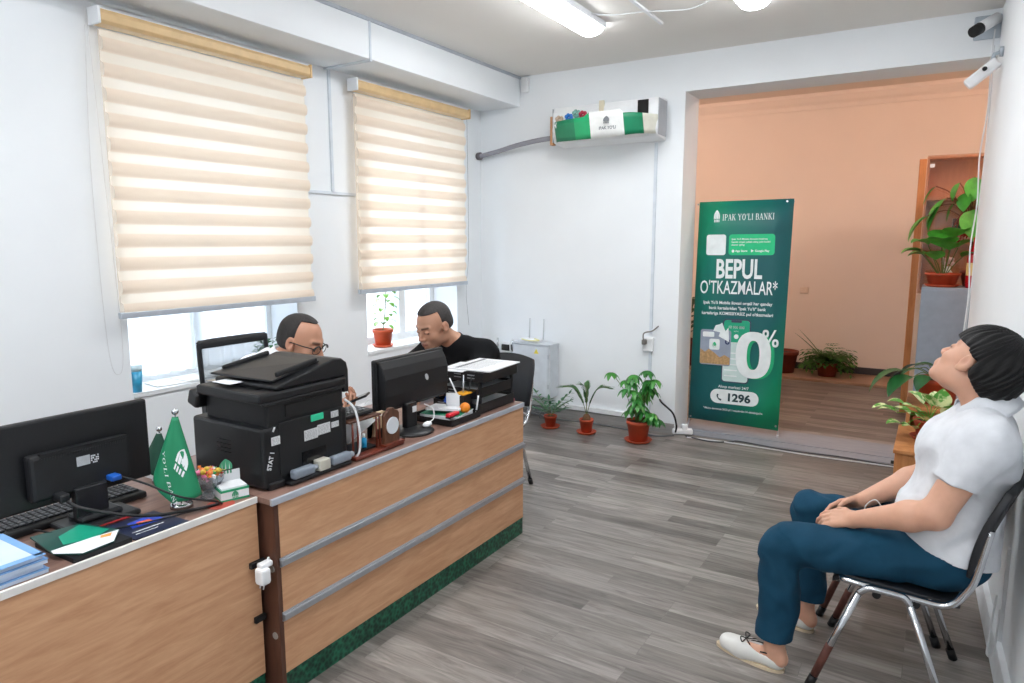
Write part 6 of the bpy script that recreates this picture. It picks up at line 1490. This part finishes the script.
# ---- man with glasses behind the printer
f1 = (.90, .30, -.30)
J1 = dict(pelvis=(-2.76, 2.17, .56), belly=(-2.74, 2.175, .70), chest=(-2.69, 2.19, .91), neck=(-2.63, 2.20, 1.080), head=(-2.54, 2.235, 1.180), face=f1, hs=1.06, ncf=.42, leanf=1.,
  shL=(-2.73, 2.365, 1.045), elL=(-2.62, 2.44, .80), wrL=(-2.385, 2.33, .875), handL=((1, -.25, .35), (.1, -.5, .9), (-.5, -.7, .4), .75),
  shR=(-2.62, 2.02, 1.055), elR=(-2.47, 2.03, .81), wrR=(-2.33, 2.17, .84), handR=((.8, .6, .4), (-.2, .4, .9), (-.5, .3, .5), .7),
  hipL=(-2.76, 2.26, .55), kneeL=(-2.34, 2.32, .52), ankL=(-2.38, 2.32, .09), toeL=(-2.20, 2.34, .03),
  hipR=(-2.76, 2.08, .55), kneeR=(-2.34, 2.06, .52), ankR=(-2.38, 2.06, .09), toeR=(-2.20, 2.06, .03))
P1, H1, ex1 = person('person', 'person with glasses and receding hair looking down behind the printer', J1, srgb3(188, 138, 112), h=.0042, tone_kw=dict(stubble=.25),
  shirt=(cloth('white_shirt_cotton', (240, 243, 248)), .012, .009, 2.2, .60, 1.0), sleeve=.9, trouser=(cloth('dark_trousers', (40, 42, 50)), .006, .006, .2),
  shoe=(pm('black_leather', (22, 22, 24), .35), BLACKM, False), hair=(HAIRG, .0035, ((0, .056, .080), (0, -.85, .5), -.045, .0, .10), 'temple'))
collar(ex1, P1, MATS['white_shirt_cotton'], .36, .062, .090, lean=1.)
b = B()
def gl(q): return tuple(H1.W(q))
for s in (-1, 1):
    b.tube([gl((s*.034+.027*cos(a), .101-.008*abs(s*.034+.027*cos(a))/.05, -.006+.018*sin(a)*(1 if abs(sin(a)) < .9 else .95))) for a in [2*pi*k/18 for k in range(18)]], .0018, 6, closed=True)
    b.tube([gl((s*.034+.028*cos(a), .098, -.004+.018*sin(a))) for a in [pi*k/10 for k in range(11)]], .0038, 6)
    b.tube([gl((s*.060, .088, .005)), gl((s*.078, .05, .006)), gl((s*.082, -.005, .006)), gl((s*.080, -.025, -.006))], .0026, 6)
b.tube([gl((-.010, .102, .002)), gl((0, .105, .005)), gl((.010, .102, .002))], .002, 6)
gs = part('glasses', b, BLACK, P1, label='dark framed glasses')
t = thing('smartphone', 'black smartphone held up by the man with glasses', 'phone', (-2.25, 2.27, .905))
ph = Matrix.Rotation(R_(30), 3, 'Z') @ Matrix.Rotation(R_(-22), 3, 'Y')
part('phone_case', B().rbox((-2.25, 2.265, .925), (.155, .075, .010), .004, rot=ph), BLACK, t)
part('phone_screen', B().box(Vector((-2.25, 2.265, .925))+ph @ Vector((0, 0, .0053)), (.145, .068, .0008), rot=ph), GLOSSB, t)
# ---- man in black at the far end of the desk
J2 = dict(pelvis=(-2.47, 3.72, .56), belly=(-2.47, 3.66, .70), chest=(-2.475, 3.52, .90), neck=(-2.50, 3.39, 1.035), head=(-2.545, 3.25, 1.150), face=(-.16, -.90, -.34), up=(.0, -.1, 1), hs=1.15, ncf=.25, leanf=.6,
  shL=(-2.29, 3.44, .975), elL=(-2.26, 3.24, .815), wrL=(-2.37, 3.03, .800), handL=((-.25, -1, .0), (0, 0, -1), (-1, 0, 0), .35),
  shR=(-2.675, 3.41, .975), elR=(-2.78, 3.18, .83), wrR=(-2.58, 2.99, .800), handR=((.5, -1, .0), (0, 0, -1), (1, 0, 0), .35),
  hipL=(-2.38, 3.72, .55), kneeL=(-2.36, 3.33, .52), ankL=(-2.36, 3.40, .09), toeL=(-2.35, 3.22, .03),
  hipR=(-2.56, 3.72, .55), kneeR=(-2.62, 3.33, .52), ankR=(-2.62, 3.42, .09), toeR=(-2.63, 3.24, .03))
P2, H2, ex2 = person('person', 'person with short greying hair and black top leaning over the far desk end', J2, srgb3(190, 142, 116), h=.0042, tone_kw=dict(stubble=.3),
  shirt=(cloth('black_cotton', (16, 17, 20)), .014, .009, 4.1, .60, 1.05), sleeve=.95, trouser=(cloth('charcoal_trousers', (34, 35, 40)), .006, .006, .9),
  shoe=(pm('black_leather', (22, 22, 24), .35), BLACKM, False), hair=(pm('greying_hair', (52, 48, 47), .7, var=.45, scale=160, bump=.8, bscale=500), .004, ((0, .082, .072), (0, -.75, .65), -.03, .0, .085), 'short'))

# ================================================================== CAMERA, WORLD, LIGHTS
cd = bpy.data.cameras.new('camera'); cam = bpy.data.objects.new('camera', cd); COL.objects.link(cam)
cam.location = (0, 0, 1.65); cam.rotation_euler = (R_(90-8.27), 0, R_(31.54)); cd.sensor_width = 36; cd.lens = 690/1024*36; cd.clip_start = .05
SC.camera = cam
w = bpy.data.worlds.new('sky'); SC.world = w; w.use_nodes = True; bg = w.node_tree.nodes['Background']
bg.inputs[0].default_value = rgb(226, 238, 255); bg.inputs[1].default_value = WORLD
su = bpy.data.lights.new('sun', 'SUN'); su.energy = SUN; su.angle = R_(6); su.color = (1, .9, .76); so = bpy.data.objects.new('sun', su); COL.objects.link(so)
so.rotation_euler = Vector((.78, -.30, -.75)).to_track_quat('-Z', 'Y').to_euler()
SC.view_settings.view_transform = 'Standard'; SC.view_settings.look = 'None'; SC.view_settings.gamma = 1; SC.view_settings.use_curve_mapping = False
SC.view_settings.exposure = EXPO
